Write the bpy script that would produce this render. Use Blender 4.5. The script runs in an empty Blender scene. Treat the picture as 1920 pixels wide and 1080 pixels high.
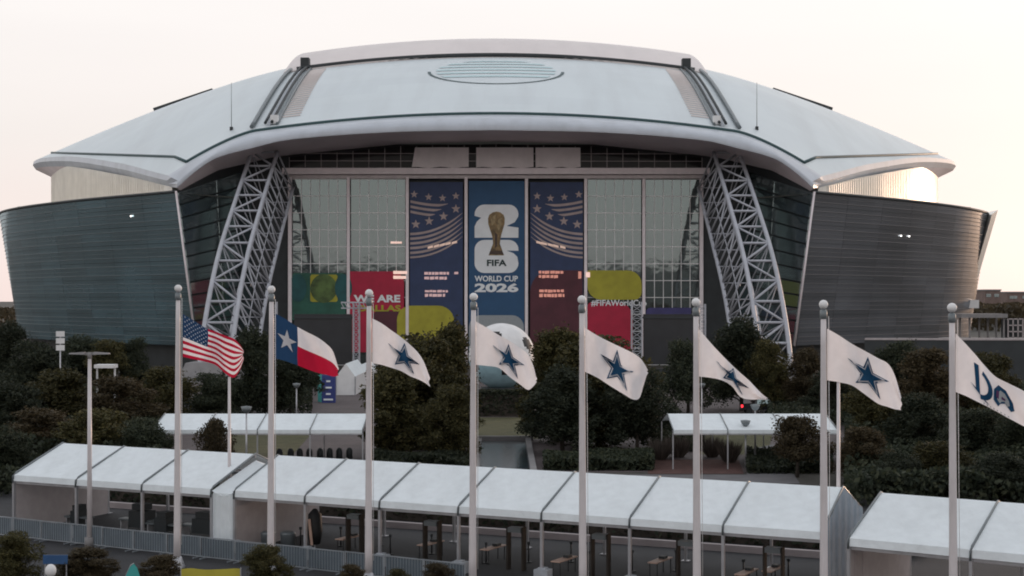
import bpy, bmesh, math, random
from mathutils import Vector, Matrix, noise

# ------------------------------------------------------------------ scene, camera, light
SC = bpy.context.scene
COL = SC.collection
F, H, HY, CX = 2700.0, 13.5, 563.0, 960.0      # focal length in photo pixels, eye height, horizon row, centre column

cam_d = bpy.data.cameras.new('camera')
cam = bpy.data.objects.new('camera', cam_d)
COL.objects.link(cam)
cam.location = (0, 0, H)
cam.rotation_euler = (math.radians(90), 0, 0)
cam_d.sensor_width = 36.0
cam_d.lens = 36.0 * F / 1920.0
cam_d.shift_y = (HY - 540.0) / 1920.0
cam_d.clip_start = 1.0
cam_d.clip_end = 30000.0
SC.camera = cam

SUN_ELEV = math.radians(4.0)
SUN_AZ = math.radians(37.0)                     # to the right of the viewing direction
world = bpy.data.worlds.new('World')
SC.world = world
world.use_nodes = True
wn, wl = world.node_tree.nodes, world.node_tree.links
bg = wn['Background']
sky = wn.new('ShaderNodeTexSky')
sky.sky_type = 'NISHITA'
sky.sun_disc = False
sky.sun_elevation = SUN_ELEV
sky.sun_rotation = SUN_AZ
sky.air_density = 1.0
sky.dust_density = 1.4
sky.ozone_density = 1.6
hs = wn.new('ShaderNodeHueSaturation')
hs.inputs['Saturation'].default_value = 0.6
tint = wn.new('ShaderNodeMixRGB')
tint.blend_type = 'MULTIPLY'
tint.inputs[0].default_value = 1.0
tint.inputs[2].default_value = (1.0, 0.96, 0.94, 1)
wl.new(sky.outputs[0], hs.inputs['Color'])
wl.new(hs.outputs[0], tint.inputs[1])
# thin high cloud and horizon haze even the dusk sky out: thick near the horizon, thinner overhead
tcs = wn.new('ShaderNodeTexCoord'); sx = wn.new('ShaderNodeSeparateXYZ')
wl.new(tcs.outputs['Generated'], sx.inputs[0])
vf = wn.new('ShaderNodeMapRange')
vf.inputs['From Min'].default_value = 0.2; vf.inputs['From Max'].default_value = 0.7
vf.inputs['To Min'].default_value = 0.97; vf.inputs['To Max'].default_value = 0.42
wl.new(sx.outputs['Z'], vf.inputs['Value'])
vc = wn.new('ShaderNodeValToRGB')
vc.color_ramp.elements[0].position = 0.0; vc.color_ramp.elements[0].color = (1.03, .855, .81, 1)
vc.color_ramp.elements[1].position = 0.30; vc.color_ramp.elements[1].color = (1.16, 1.13, 1.12, 1)
e_ = vc.color_ramp.elements.new(.11); e_.color = (1.0, .93, .895, 1)
wl.new(sx.outputs['Z'], vc.inputs['Fac'])
cn = wn.new('ShaderNodeTexNoise'); cn.inputs['Scale'].default_value = 3.0; cn.inputs['Detail'].default_value = 5
cmap = wn.new('ShaderNodeMapping'); cmap.inputs['Scale'].default_value = (1, 1, 6)
wl.new(tcs.outputs['Generated'], cmap.inputs[0]); wl.new(cmap.outputs[0], cn.inputs['Vector'])
cm = wn.new('ShaderNodeMapRange'); cm.inputs['To Min'].default_value = 1.37; cm.inputs['To Max'].default_value = 1.49
wl.new(cn.outputs['Fac'], cm.inputs['Value'])
vs = wn.new('ShaderNodeVectorMath'); vs.operation = 'SCALE'
wl.new(vc.outputs[0], vs.inputs[0]); wl.new(cm.outputs[0], vs.inputs['Scale'])
veil = wn.new('ShaderNodeMixRGB')
wl.new(vf.outputs[0], veil.inputs[0])
wl.new(tint.outputs[0], veil.inputs[1])
wl.new(vs.outputs[0], veil.inputs[2])
wl.new(veil.outputs[0], bg.inputs['Color'])
bg.inputs['Strength'].default_value = 0.15

sun_d = bpy.data.lights.new('sun', 'SUN')
sun_d.energy = 0.25
sun_d.angle = math.radians(2.0)
sun_d.color = (1.0, 0.66, 0.45)
sun = bpy.data.objects.new('sun', sun_d)
COL.objects.link(sun)
to_sun = Vector((math.sin(SUN_AZ) * math.cos(SUN_ELEV), math.cos(SUN_AZ) * math.cos(SUN_ELEV), math.sin(SUN_ELEV)))
sun.rotation_euler = to_sun.to_track_quat('Z', 'Y').to_euler()
sun.location = (300, 200, 200)

SC.view_settings.view_transform = 'Standard'
SC.view_settings.look = 'None'
SC.view_settings.gamma = 1.0
SC.view_settings.use_curve_mapping = False
SC.view_settings.exposure = 2.1
SC.cycles.max_bounces = 6
SC.cycles.pixel_filter_type = 'BLACKMAN_HARRIS'
SC.cycles.filter_width = 1.9

R = random.Random(7)

# ------------------------------------------------------------------ helpers
def at(px, py, d):
    return Vector(((px - CX) / F * d, d, H - (py - HY) / F * d))

def gx(px, d):
    return Vector(((px - CX) / F * d, d, 0.0))

AX = -30.0 / F
CA, SA = math.cos(AX), math.sin(AX)
def S(u, d, z):
    """stadium frame (across, away, up) to world; its axis points almost at the camera"""
    return Vector((u * CA + d * SA, d * CA - u * SA, z))
def sp(px, py, d):
    """photo column/row at depth d in the stadium frame"""
    return ((px - 930.0) / F * d, d, H - (py - HY) / F * d)

def interp(pts, x):
    if x <= pts[0][0]: return pts[0][1]
    for (a, ya), (b, yb) in zip(pts, pts[1:]):
        if x <= b: return ya + (yb - ya) * (x - a) / (b - a)
    return pts[-1][1]

def smooth_interp(pts, x):
    n = len(pts)
    if x <= pts[0][0]: return pts[0][1]
    if x >= pts[-1][0]: return pts[-1][1]
    for i in range(n - 1):
        if x <= pts[i + 1][0]: break
    def slope(k):
        if k == 0: return (pts[1][1] - pts[0][1]) / (pts[1][0] - pts[0][0])
        if k == n - 1: return (pts[-1][1] - pts[-2][1]) / (pts[-1][0] - pts[-2][0])
        return (pts[k + 1][1] - pts[k - 1][1]) / (pts[k + 1][0] - pts[k - 1][0])
    h = pts[i + 1][0] - pts[i][0]
    t = (x - pts[i][0]) / h
    h00 = 2*t**3 - 3*t**2 + 1; h10 = t**3 - 2*t**2 + t; h01 = -2*t**3 + 3*t**2; h11 = t**3 - t**2
    return h00 * pts[i][1] + h10 * h * slope(i) + h01 * pts[i + 1][1] + h11 * h * slope(i + 1)

class MB:
    def __init__(s): s.v, s.f, s.m, s.sm = [], [], [], []
    def vert(s, p): s.v.append(tuple(p)); return len(s.v) - 1
    def face(s, idx, m=0, sm=False): s.f.append(tuple(idx)); s.m.append(m); s.sm.append(sm)
    def poly(s, pts, m=0): s.face([s.vert(p) for p in pts], m); return s
    def grid(s, fn, nu, nv, m=0, sm=True, skip=None):
        b = len(s.v)
        for j in range(nv + 1):
            for i in range(nu + 1): s.v.append(tuple(fn(i / nu, j / nv)))
        for j in range(nv):
            for i in range(nu):
                mm = m((i + .5) / nu, (j + .5) / nv) if callable(m) else m
                a = b + j * (nu + 1) + i
                s.face((a, a + 1, a + nu + 2, a + nu + 1), mm, sm)
        return s
    def hexa(s, p, m=0):
        """eight corners: bottom ring then top ring"""
        b = len(s.v); s.v += [tuple(q) for q in p]
        for f in ((3, 2, 1, 0), (4, 5, 6, 7), (0, 1, 5, 4), (1, 2, 6, 5), (2, 3, 7, 6), (3, 0, 4, 7)):
            s.face([b + i for i in f], m)
        return s
    def box(s, c, size, m=0, ax=None):
        c = Vector(c); X, Y, Z = ax if ax else (Vector((1, 0, 0)), Vector((0, 1, 0)), Vector((0, 0, 1)))
        hx, hy, hz = [q / 2 for q in size]
        P = []
        for k in (-hz, hz):
            for (i, j) in ((-hx, -hy), (hx, -hy), (hx, hy), (-hx, hy)): P.append(c + X * i + Y * j + Z * k)
        return s.hexa(P, m)
    def bar(s, a, b, w, h=None, m=0):
        a, b = Vector(a), Vector(b); h = h or w
        z = (b - a)
        L = z.length
        if L < 1e-6: return s
        z.normalize()
        ref = Vector((0, 0, 1)) if abs(z.z) < .9 else Vector((0, 1, 0))
        x = ref.cross(z).normalized(); y = z.cross(x)
        return s.box((a + b) / 2, (w, h, L), m, (x, y, z))
    def tube(s, pts, r, n=8, m=0, caps=True, sm=True):
        pts = [Vector(p) for p in pts]
        rr = r if isinstance(r, (list, tuple)) else [r] * len(pts)
        rings = []
        for i, p in enumerate(pts):
            t = (pts[min(i + 1, len(pts) - 1)] - pts[max(i - 1, 0)])
            t.normalize()
            ref = Vector((0, 0, 1)) if abs(t.z) < .9 else Vector((0, 1, 0))
            x = ref.cross(t).normalized(); y = t.cross(x)
            rings.append([s.vert(p + (x * math.cos(2 * math.pi * k / n) + y * math.sin(2 * math.pi * k / n)) * rr[i]) for k in range(n)])
        for a, b in zip(rings, rings[1:]):
            for k in range(n): s.face((a[k], a[(k + 1) % n], b[(k + 1) % n], b[k]), m, sm)
        if caps:
            s.face(rings[0][::-1], m); s.face(rings[-1], m)
        return s
    def ball(s, c, r, nu=14, nv=9, m=0):
        c = Vector(c); rx, ry, rz = r if isinstance(r, (tuple, list)) else (r, r, r)
        def fn(i, j):
            th = 2 * math.pi * i; ph = math.pi * (j * .998 + .001)
            return c + Vector((rx * math.sin(ph) * math.cos(th), ry * math.sin(ph) * math.sin(th), -rz * math.cos(ph)))
        return s.grid(fn, nu, nv, m)
    def build(s, name, mats, parent=None, off=None):
        me = bpy.data.meshes.new(name)
        o3 = Vector(off) if off is not None else (root_loc(parent) if parent else Vector((0, 0, 0)))
        me.from_pydata([(x - o3.x, y - o3.y, z - o3.z) for x, y, z in s.v], [], s.f)
        for mt in (mats if isinstance(mats, (list, tuple)) else [mats]): me.materials.append(mt)
        me.polygons.foreach_set('material_index', s.m)
        me.polygons.foreach_set('use_smooth', s.sm)
        me.update()
        ob = bpy.data.objects.new(name, me)
        COL.objects.link(ob)
        if parent: ob.parent = parent
        elif off is not None: ob.location = o3
        return ob

def root_loc(o):
    v = Vector((0, 0, 0))
    while o: v += o.location; o = o.parent
    return v

def thing(name, label, cat, loc, group=None):
    o = bpy.data.objects.new(name, None)
    o.empty_display_size = .5
    COL.objects.link(o); o.location = loc
    o['label'] = label; o['category'] = cat
    if group: o['group'] = group
    return o

def tag(o, label, cat, group=None):
    o['label'] = label; o['category'] = cat
    if group: o['group'] = group
    return o

def struct(o): o['kind'] = 'structure'; return o
def stuff(o): o['kind'] = 'stuff'; return o

def copy_tree(o, parent=None):
    c = o.copy(); COL.objects.link(c)
    if parent: c.parent = parent
    for ch in list(o.children): copy_tree(ch, c)
    return c

def text_mesh(txt, bold=0.0):
    cu = bpy.data.curves.new('lettering', 'FONT')
    cu.body = txt; cu.size = 1.0; cu.offset = bold; cu.resolution_u = 3
    ob = bpy.data.objects.new('lettering', cu)
    COL.objects.link(ob)
    dg = bpy.context.evaluated_depsgraph_get()
    me = bpy.data.meshes.new_from_object(ob.evaluated_get(dg))
    vs = [v.co.copy() for v in me.vertices]; fs = [tuple(p.vertices) for p in me.polygons]
    bpy.data.objects.remove(ob); bpy.data.curves.remove(cu); bpy.data.meshes.remove(me)
    x0 = min(v.x for v in vs); x1 = max(v.x for v in vs); y0 = min(v.y for v in vs); y1 = max(v.y for v in vs)
    return [((v.x - x0) / (x1 - x0), (v.y - y0) / (y1 - y0)) for v in vs], fs

def add_text(mb, txt, fn, bold=0.02, m=0):
    vs, fs = text_mesh(txt, bold)
    b = len(mb.v)
    for x, y in vs: mb.v.append(tuple(fn(x, y)))
    for f in fs: mb.face([b + i for i in f], m)

# ------------------------------------------------------------------ materials
def mat(name, col, rough=.6, metal=0., var=.12, scale=1.0, bump=0., col2=None, spec=.5, bscale=None):
    m = bpy.data.materials.new(name); m.use_nodes = True
    n, l = m.node_tree.nodes, m.node_tree.links
    p = n['Principled BSDF']
    p.inputs['Roughness'].default_value = rough
    p.inputs['Metallic'].default_value = metal
    p.inputs['Specular IOR Level'].default_value = spec
    tc = n.new('ShaderNodeTexCoord')
    nz = n.new('ShaderNodeTexNoise')
    nz.inputs['Scale'].default_value = scale; nz.inputs['Detail'].default_value = 6
    l.new(tc.outputs['Object'], nz.inputs['Vector'])
    rp = n.new('ShaderNodeValToRGB')
    c2 = col2 if col2 else tuple(c * (1 + var) for c in col)
    c1 = col if col2 else tuple(c * (1 - var) for c in col)
    rp.color_ramp.elements[0].color = (*c1, 1); rp.color_ramp.elements[1].color = (*c2, 1)
    rp.color_ramp.elements[0].position = .32; rp.color_ramp.elements[1].position = .68
    l.new(nz.outputs['Fac'], rp.inputs['Fac']); l.new(rp.outputs['Color'], p.inputs['Base Color'])
    if bump:
        n2 = n.new('ShaderNodeTexNoise'); n2.inputs['Scale'].default_value = bscale or scale * 6; n2.inputs['Detail'].default_value = 4
        l.new(tc.outputs['Object'], n2.inputs['Vector'])
        bp = n.new('ShaderNodeBump'); bp.inputs['Strength'].default_value = bump; bp.inputs['Distance'].default_value = .1
        l.new(n2.outputs['Fac'], bp.inputs['Height']); l.new(bp.outputs['Normal'], p.inputs['Normal'])
    return m

def emit(name, col, st):
    m = mat(name, col, .5)
    p = m.node_tree.nodes['Principled BSDF']
    p.inputs['Emission Color'].default_value = (*col, 1); p.inputs['Emission Strength'].default_value = st
    return m

def glass(name, base, tint_, fac, rough=.06, var=.25, scale=.05):
    """tinted architectural glazing: a dark interior behind a coated, partly mirroring pane"""
    m = mat(name, base, .4, 0, var, scale)
    n, l = m.node_tree.nodes, m.node_tree.links
    p = n['Principled BSDF']; out = n['Material Output']
    src = p.inputs['Base Color'].links[0].from_socket
    oi = n.new('ShaderNodeObjectInfo'); mr = n.new('ShaderNodeMapRange'); mr.inputs['To Min'].default_value = .68; mr.inputs['To Max'].default_value = 1.35
    hv = n.new('ShaderNodeHueSaturation')
    l.new(oi.outputs['Random'], mr.inputs['Value']); l.new(mr.outputs[0], hv.inputs['Value']); l.new(src, hv.inputs['Color']); l.new(hv.outputs[0], p.inputs['Base Color'])
    g = n.new('ShaderNodeBsdfGlossy'); g.inputs['Color'].default_value = (*tint_, 1); g.inputs['Roughness'].default_value = rough
    nz = n.new('ShaderNodeTexNoise'); nz.inputs['Scale'].default_value = .35
    tc = n.new('ShaderNodeTexCoord'); l.new(tc.outputs['Object'], nz.inputs['Vector'])
    bp = n.new('ShaderNodeBump'); bp.inputs['Strength'].default_value = .07; bp.inputs['Distance'].default_value = .2
    l.new(nz.outputs['Fac'], bp.inputs['Height']); l.new(bp.outputs['Normal'], g.inputs['Normal'])
    mx = n.new('ShaderNodeMixShader'); mx.inputs[0].default_value = fac
    l.new(p.outputs[0], mx.inputs[1]); l.new(g.outputs[0], mx.inputs[2]); l.new(mx.outputs[0], out.inputs['Surface'])
    return m

def cloth(name, col, trans=.35, var=.04):
    m = mat(name, col, .8, 0, var, 2.0, spec=.2)
    n, l = m.node_tree.nodes, m.node_tree.links
    p = n['Principled BSDF']; out = n['Material Output']
    t = n.new('ShaderNodeBsdfTranslucent')
    l.new(n['Color Ramp'].outputs['Color'] if 'Color Ramp' in n else n['ColorRamp'].outputs['Color'], t.inputs['Color'])
    mx = n.new('ShaderNodeMixShader'); mx.inputs[0].default_value = trans
    l.new(p.outputs[0], mx.inputs[1]); l.new(t.outputs[0], mx.inputs[2]); l.new(mx.outputs[0], out.inputs['Surface'])
    return m

M = {}
M['roof'] = mat('roof membrane', (.56, .58, .60), .5, 0, .035, .06, .0)
M['roof_edge'] = mat('roof edge metal', (.50, .53, .58), .4, 0, .05, .2)
M['soffit'] = mat('soffit panel', (.82, .73, .76), .6, 0, .06, .15)
M['panel_roof'] = mat('moving roof membrane', (.74, .67, .65), .6, 0, .03, .05)
M['gutter'] = mat('gutter steel', (.03, .07, .075), .5, 0, .1, 1)
M['drum'] = mat('cream cladding', (.84, .80, .73), .28, 0, .06, .3)
M['pink_steel'] = mat('painted steel mullion', (.82, .74, .76), .5, 0, .06, .8)
M['truss'] = mat('truss paint', (.40, .41, .45), .5, 0, .08, .5)
M['dark'] = mat('dark steel', (.025, .03, .033), .6, 0, .2, .5)
M['wall_glass'] = glass('teal curtain glass', (.042, .082, .102), (.54, .74, .82), .42, .10, .55, .045)
M['wall_glass_warm'] = glass('grey curtain glass', (.058, .063, .073), (.52, .58, .66), .27, .10, .5, .045)
M['recess_glass'] = glass('dark recess glass', (.022, .036, .040), (.50, .64, .66), .32, .08)
M['door_glass'] = glass('door glass', (.014, .020, .020), (.58, .75, .76), .24, .04, .3, .2)
M['clear_dark'] = glass('dim clerestory glass', (.006, .006, .007), (.6, .6, .6), .015)
M['clear_dark'].node_tree.nodes['Principled BSDF'].inputs['Specular IOR Level'].default_value = .12
M['bar_white'] = mat('white glazing bar', (.80, .78, .78), .4, 0, .05, 1)
M['mull'] = mat('aluminium glazing bar', (.16, .18, .19), .4, .3, .1, 1)
M['wall_bar'] = mat('grey glazing bar', (.20, .185, .19), .5, .2, .1, 1)
M['mull_pink'] = mat('warm glazing bar', (.40, .36, .365), .4, .3, .1, 1)
M['white_paint'] = mat('white pole paint', (.62, .575, .58), .35, 0, .05, 1.2)
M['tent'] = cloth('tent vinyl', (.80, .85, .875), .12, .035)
M['tent_wall'] = cloth('tent wall vinyl', (.40, .36, .36), .12, .06)  # darker copy of the vinyl, standing for shade on the inner end walls
M['tent_blue'] = cloth('clear blue tent wall', (.30, .40, .50), .35, .1)
M['tent_frame'] = mat('tent aluminium', (.42, .42, .44), .35, .5, .1, 2)
M['asphalt'] = mat('asphalt', (.026, .026, .029), .85, 0, .25, .4, .3, bscale=30)
M['paver'] = mat('pink brown paving', (.10, .08, .078), .85, 0, .12, .3, .2, bscale=12)
M['ground'] = mat('dry ground', (.055, .05, .042), .9, 0, .3, .15, .3, bscale=8)
M['concrete'] = mat('pale concrete', (.22, .21, .21), .8, 0, .1, .8, .2)
M['grass'] = mat('olive lawn', (.07, .066, .025), .9, 0, .25, .8, .6, bscale=20)
M['mulch'] = mat('red brown mulch', (.095, .045, .038), .95, 0, .2, 1.5, .6, bscale=15)
M['water'] = mat('water', (.03, .05, .06), .12, 0, .1, .5, .25, bscale=2.5)
M['bark'] = mat('bark', (.05, .04, .032), .9, 0, .25, 3, .5)
M['flag_white'] = cloth('white flag cloth', (.85, .81, .82), .40)
M['flag_red'] = cloth('red flag cloth', (.50, .012, .045), .35)
M['flag_navy'] = cloth('navy flag cloth', (.018, .055, .13), .3)
M['star_blue'] = cloth('star blue cloth', (.015, .075, .16), .2)
M['star_grey'] = cloth('silver cloth', (.42, .45, .47), .2)
M['purple'] = cloth('plum cloth', (.12, .05, .13), .2)
M['ban_blue'] = mat('banner deep blue', (.020, .080, .180), .6, 0, .06, .5)
M['ban_navy'] = mat('banner navy mesh', (.027, .046, .115), .6, 0, .1, .5)
M['ban_tan'] = mat('banner tan print', (.40, .315, .30), .6, 0, .1, .5)
M['ban_white'] = mat('banner white print', (.80, .82, .84), .6, 0, .04, .5)
M['ban_black'] = mat('banner dark lettering', (.012, .035, .035), .6)
M['gold'] = mat('banner gold print', (.20, .13, .055), .5, 0, .5, 1.1)
M['gold_dark'] = mat('banner brown print', (.06, .035, .025), .5, 0, .4, 2.)
M['ban_red'] = mat('banner red', (.42, .010, .045), .6, 0, .1, .5)
M['ban_maroon'] = mat('banner maroon mesh', (.085, .018, .03), .6, 0, .15, .5)
M['ban_yellow'] = mat('banner mustard', (.38, .345, .03), .6, 0, .12, .5)
M['ban_green'] = mat('banner green', (.02, .10, .07), .6, 0, .2, .5)
M['ban_teal'] = mat('banner teal', (.012, .085, .09), .6, 0, .2, .5)
M['ban_purple'] = mat('banner violet', (.05, .045, .15), .6, 0, .15, .5)
M['screen'] = mat('dark screen', (.018, .02, .024), .35, 0, .2, .4)
M['lit'] = emit('bright strip glow', (.85, .58, .50), .16)  # faint glow for bright strips painted over the door front
M['lamp_on'] = emit('small white lamp', (1, .95, .9), 1.2)
M['tail'] = emit('red tail lamp', (.8, .02, .03), .8)
M['matt_dark'] = mat('matt dark plastic', (.045, .038, .033), .95, 0, .2, 1, spec=.1)
M['white'] = mat('white vinyl', (.72, .71, .71), .5, 0, .05, 1)
M['black'] = mat('black rubber', (.015, .015, .016), .6, 0, .2, 1)
M['tan_top'] = mat('tan table top', (.50, .33, .26), .5, 0, .12, 2)
M['scrim'] = mat('blue grey scrim', (.12, .15, .175), .8, 0, .15, .6)
M['barrier'] = mat('galvanised tube', (.30, .33, .36), .4, .4, .15, 2)
M['teal'] = mat('teal feather cloth', (.05, .34, .32), .7)
M['sign_blue'] = mat('blue sign face', (.02, .075, .19), .5)
M['sign_purple'] = mat('violet sign face', (.035, .05, .20), .5, 0, .1, 1)
M['ballast'] = mat('ballast block', (.36, .38, .41), .7, 0, .15, 2)
M['brick'] = mat('brown building face', (.17, .12, .105), .8, 0, .15, .3)
M['car'] = mat('black car paint', (.02, .02, .024), .25, 0, .1, 1)

def leaf_mat(name, c1, c2, c3):
    m = bpy.data.materials.new(name); m.use_nodes = True
    n, l = m.node_tree.nodes, m.node_tree.links
    p = n['Principled BSDF']; p.inputs['Roughness'].default_value = .7; p.inputs['Specular IOR Level'].default_value = .25
    ge = n.new('ShaderNodeNewGeometry'); rp = n.new('ShaderNodeValToRGB')
    oi = n.new('ShaderNodeObjectInfo')
    rp.color_ramp.elements[0].color = (*c1, 1); rp.color_ramp.elements[1].color = (*c3, 1)
    e = rp.color_ramp.elements.new(.55); e.color = (*c2, 1)
    l.new(ge.outputs['Random Per Island'], rp.inputs['Fac'])
    hv = n.new('ShaderNodeHueSaturation')
    mr = n.new('ShaderNodeMapRange'); mr.inputs['To Min'].default_value = .75; mr.inputs['To Max'].default_value = 1.25
    l.new(oi.outputs['Random'], mr.inputs['Value']); l.new(mr.outputs[0], hv.inputs['Value'])
    l.new(rp.outputs['Color'], hv.inputs['Color']); l.new(hv.outputs[0], p.inputs['Base Color'])
    t = n.new('ShaderNodeBsdfTranslucent'); l.new(hv.outputs[0], t.inputs['Color'])
    mx = n.new('ShaderNodeMixShader'); mx.inputs[0].default_value = .25
    l.new(p.outputs[0], mx.inputs[1]); l.new(t.outputs[0], mx.inputs[2]); l.new(mx.outputs[0], n['Material Output'].inputs['Surface'])
    return m
M['leaf_olive'] = leaf_mat('olive leaves', (.034, .034, .014), (.058, .054, .021), (.105, .088, .034))
M['leaf_dark'] = leaf_mat('dark green leaves', (.022, .030, .020), (.034, .042, .026), (.055, .060, .034))
M['leaf_brown'] = leaf_mat('bronze leaves', (.040, .032, .018), (.058, .044, .024), (.085, .065, .033))
M['leaf_grey'] = leaf_mat('grey brown grass', (.06, .05, .045), (.09, .075, .065), (.14, .115, .10))


def weather(m, scale3, amt, dark):
    """streaks of dirt multiplied into the colour of a material"""
    n, l = m.node_tree.nodes, m.node_tree.links
    p = n['Principled BSDF']; src = p.inputs['Base Color'].links[0].from_socket
    tc = n.new('ShaderNodeTexCoord'); mp = n.new('ShaderNodeMapping'); mp.inputs['Scale'].default_value = scale3
    nz = n.new('ShaderNodeTexNoise'); nz.inputs['Scale'].default_value = 1.0; nz.inputs['Detail'].default_value = 5
    l.new(tc.outputs['Object'], mp.inputs[0]); l.new(mp.outputs[0], nz.inputs['Vector'])
    mr = n.new('ShaderNodeMapRange'); mr.inputs['From Min'].default_value = .45; mr.inputs['From Max'].default_value = .75
    mr.inputs['To Min'].default_value = 0; mr.inputs['To Max'].default_value = amt
    l.new(nz.outputs['Fac'], mr.inputs['Value'])
    mx = n.new('ShaderNodeMixRGB'); mx.inputs[2].default_value = (*dark, 1)
    l.new(mr.outputs[0], mx.inputs[0]); l.new(src, mx.inputs[1]); l.new(mx.outputs[0], p.inputs['Base Color'])
def joints(m, sx_, sy_, amt, c2=(.86, .86, .88, 1)):
    n, l = m.node_tree.nodes, m.node_tree.links
    p = n['Principled BSDF']; src = p.inputs['Base Color'].links[0].from_socket
    tc = n.new('ShaderNodeTexCoord'); br = n.new('ShaderNodeTexBrick')
    br.inputs['Scale'].default_value = 1.0; br.inputs['Brick Width'].default_value = sx_; br.inputs['Row Height'].default_value = sy_
    br.inputs['Mortar Size'].default_value = .035; br.inputs['Color1'].default_value = (1, 1, 1, 1); br.inputs['Color2'].default_value = c2
    br.inputs['Mortar'].default_value = (1 - amt, 1 - amt, 1 - amt, 1); br.offset = .5
    l.new(tc.outputs['Object'], br.inputs['Vector'])
    mx = n.new('ShaderNodeMixRGB'); mx.blend_type = 'MULTIPLY'; mx.inputs[0].default_value = 1
    l.new(src, mx.inputs[1]); l.new(br.outputs['Color'], mx.inputs[2]); l.new(mx.outputs[0], p.inputs['Base Color'])
def wrinkle(m, scale3, st):
    n, l = m.node_tree.nodes, m.node_tree.links
    tc = n.new('ShaderNodeTexCoord'); mp = n.new('ShaderNodeMapping'); mp.inputs['Scale'].default_value = scale3
    nz = n.new('ShaderNodeTexNoise'); nz.inputs['Scale'].default_value = 1.0; nz.inputs['Detail'].default_value = 3
    l.new(tc.outputs['Object'], mp.inputs[0]); l.new(mp.outputs[0], nz.inputs['Vector'])
    bp_ = n.new('ShaderNodeBump'); bp_.inputs['Strength'].default_value = st; bp_.inputs['Distance'].default_value = .15
    l.new(nz.outputs['Fac'], bp_.inputs['Height']); l.new(bp_.outputs['Normal'], n['Principled BSDF'].inputs['Normal'])
weather(M['tent'], (.9, .25, .6), .16, (.42, .43, .42)); wrinkle(M['tent'], (1.4, .6, .9), .7)
weather(M['white_paint'], (3, 3, .35), .35, (.33, .31, .30))
weather(M['drum'], (.5, .5, .08), .25, (.42, .38, .33))
weather(M['roof_edge'], (.35, .35, .08), .35, (.33, .34, .36))
joints(M['paver'], 2.4, 1.2, .35)
joints(M['asphalt'], 14, 9, .25); weather(M['asphalt'], (.2, .35, 1), .5, (.012, .012, .013))

# ------------------------------------------------------------------ ground and paving
g = MB()
g.poly([(-9000, -3000, -.02), (9000, -3000, -.02), (9000, 14000, -.02), (-9000, 14000, -.02)])
struct(g.build('ground', M['ground']))
g = MB(); g.poly([(-70, 40, -.012), (60, 40, -.012), (60, 95, -.012), (-70, 112, -.012)])
struct(g.build('road', M['asphalt']))
g = MB(); g.poly([(-60, 113, -.004), (60, 113, -.004), (100, 262, -.004), (-100, 262, -.004)])
struct(g.build('plaza', M['paver']))
# expansion joints of the plaza, raised kerb behind the tents
g = MB()
ka, kb = Vector((-30, 95.6, 0)), Vector((19, 74.3, 0))
g.bar(ka + Vector((0, 0, .17)), kb + Vector((0, 0, .17)), .35, .36)
struct(g.build('kerb', mat('pale kerb', (.30, .26, .26), .7, 0, .1, 1.)))
g = MB(); g.poly([gx(872, 166) + Vector((0, 0, .004)), gx(872, 140) + Vector((0, 0, .004)), gx(1010, 140) + Vector((0, 0, .004)), gx(1010, 166) + Vector((0, 0, .004))])
struct(g.build('lawn', M['grass']))
g = MB(); g.poly([gx(430, 146) + Vector((0, 0, .004)), gx(430, 124) + Vector((0, 0, .004)), gx(545, 124) + Vector((0, 0, .004)), gx(585, 146) + Vector((0, 0, .004))])
struct(g.build('lawn', M['grass']))
g = MB(); g.poly([gx(1330, 150) + Vector((0, 0, .004)), gx(1300, 126) + Vector((0, 0, .004)), gx(1440, 126) + Vector((0, 0, .004)), gx(1450, 150) + Vector((0, 0, .004))])
struct(g.build('lawn', M['grass']))
g = MB(); g.poly([gx(898, 138) + Vector((0, 0, .004)), gx(893, 108) + Vector((0, 0, .004)), gx(1003, 108) + Vector((0, 0, .004)), gx(990, 138) + Vector((0, 0, .004))])
struct(g.build('water', M['water']))
g = MB()
g.bar(gx(990, 138) + Vector((0, 0, .15)), gx(1003, 108) + Vector((0, 0, .15)), .5, .35)
g.bar(gx(898, 138) + Vector((0, 0, .15)), gx(893, 108) + Vector((0, 0, .15)), .5, .35)
g.bar(gx(890, 139) + Vector((0, 0, .2)), gx(1000, 139) + Vector((0, 0, .2)), .5, .4)
struct(g.build('pool_kerb', M['concrete']))
g = MB(); g.poly([gx(1215, 122) + Vector((0, 0, .004)), gx(1215, 112) + Vector((0, 0, .004)), gx(1395, 112) + Vector((0, 0, .004)), gx(1385, 122) + Vector((0, 0, .004))])
struct(g.build('planting_bed', M['mulch']))
g = MB(); g.poly([gx(1180, 111.5) + Vector((0, 0, .006)), gx(1180, 106) + Vector((0, 0, .006)), gx(1500, 106) + Vector((0, 0, .006)), gx(1450, 135) + Vector((0, 0, .006)), gx(1402, 130) + Vector((0, 0, .006)), gx(1400, 111.5) + Vector((0, 0, .006))])
struct(g.build('path', mat('path concrete', (.12, .115, .12), .85, 0, .15, .6, .2)))

# ------------------------------------------------------------------ the stadium
ST = thing('stadium', 'huge domed stadium with pale roof, truss arches and canted dark glass walls', 'stadium', S(0, 430, 0))

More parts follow.
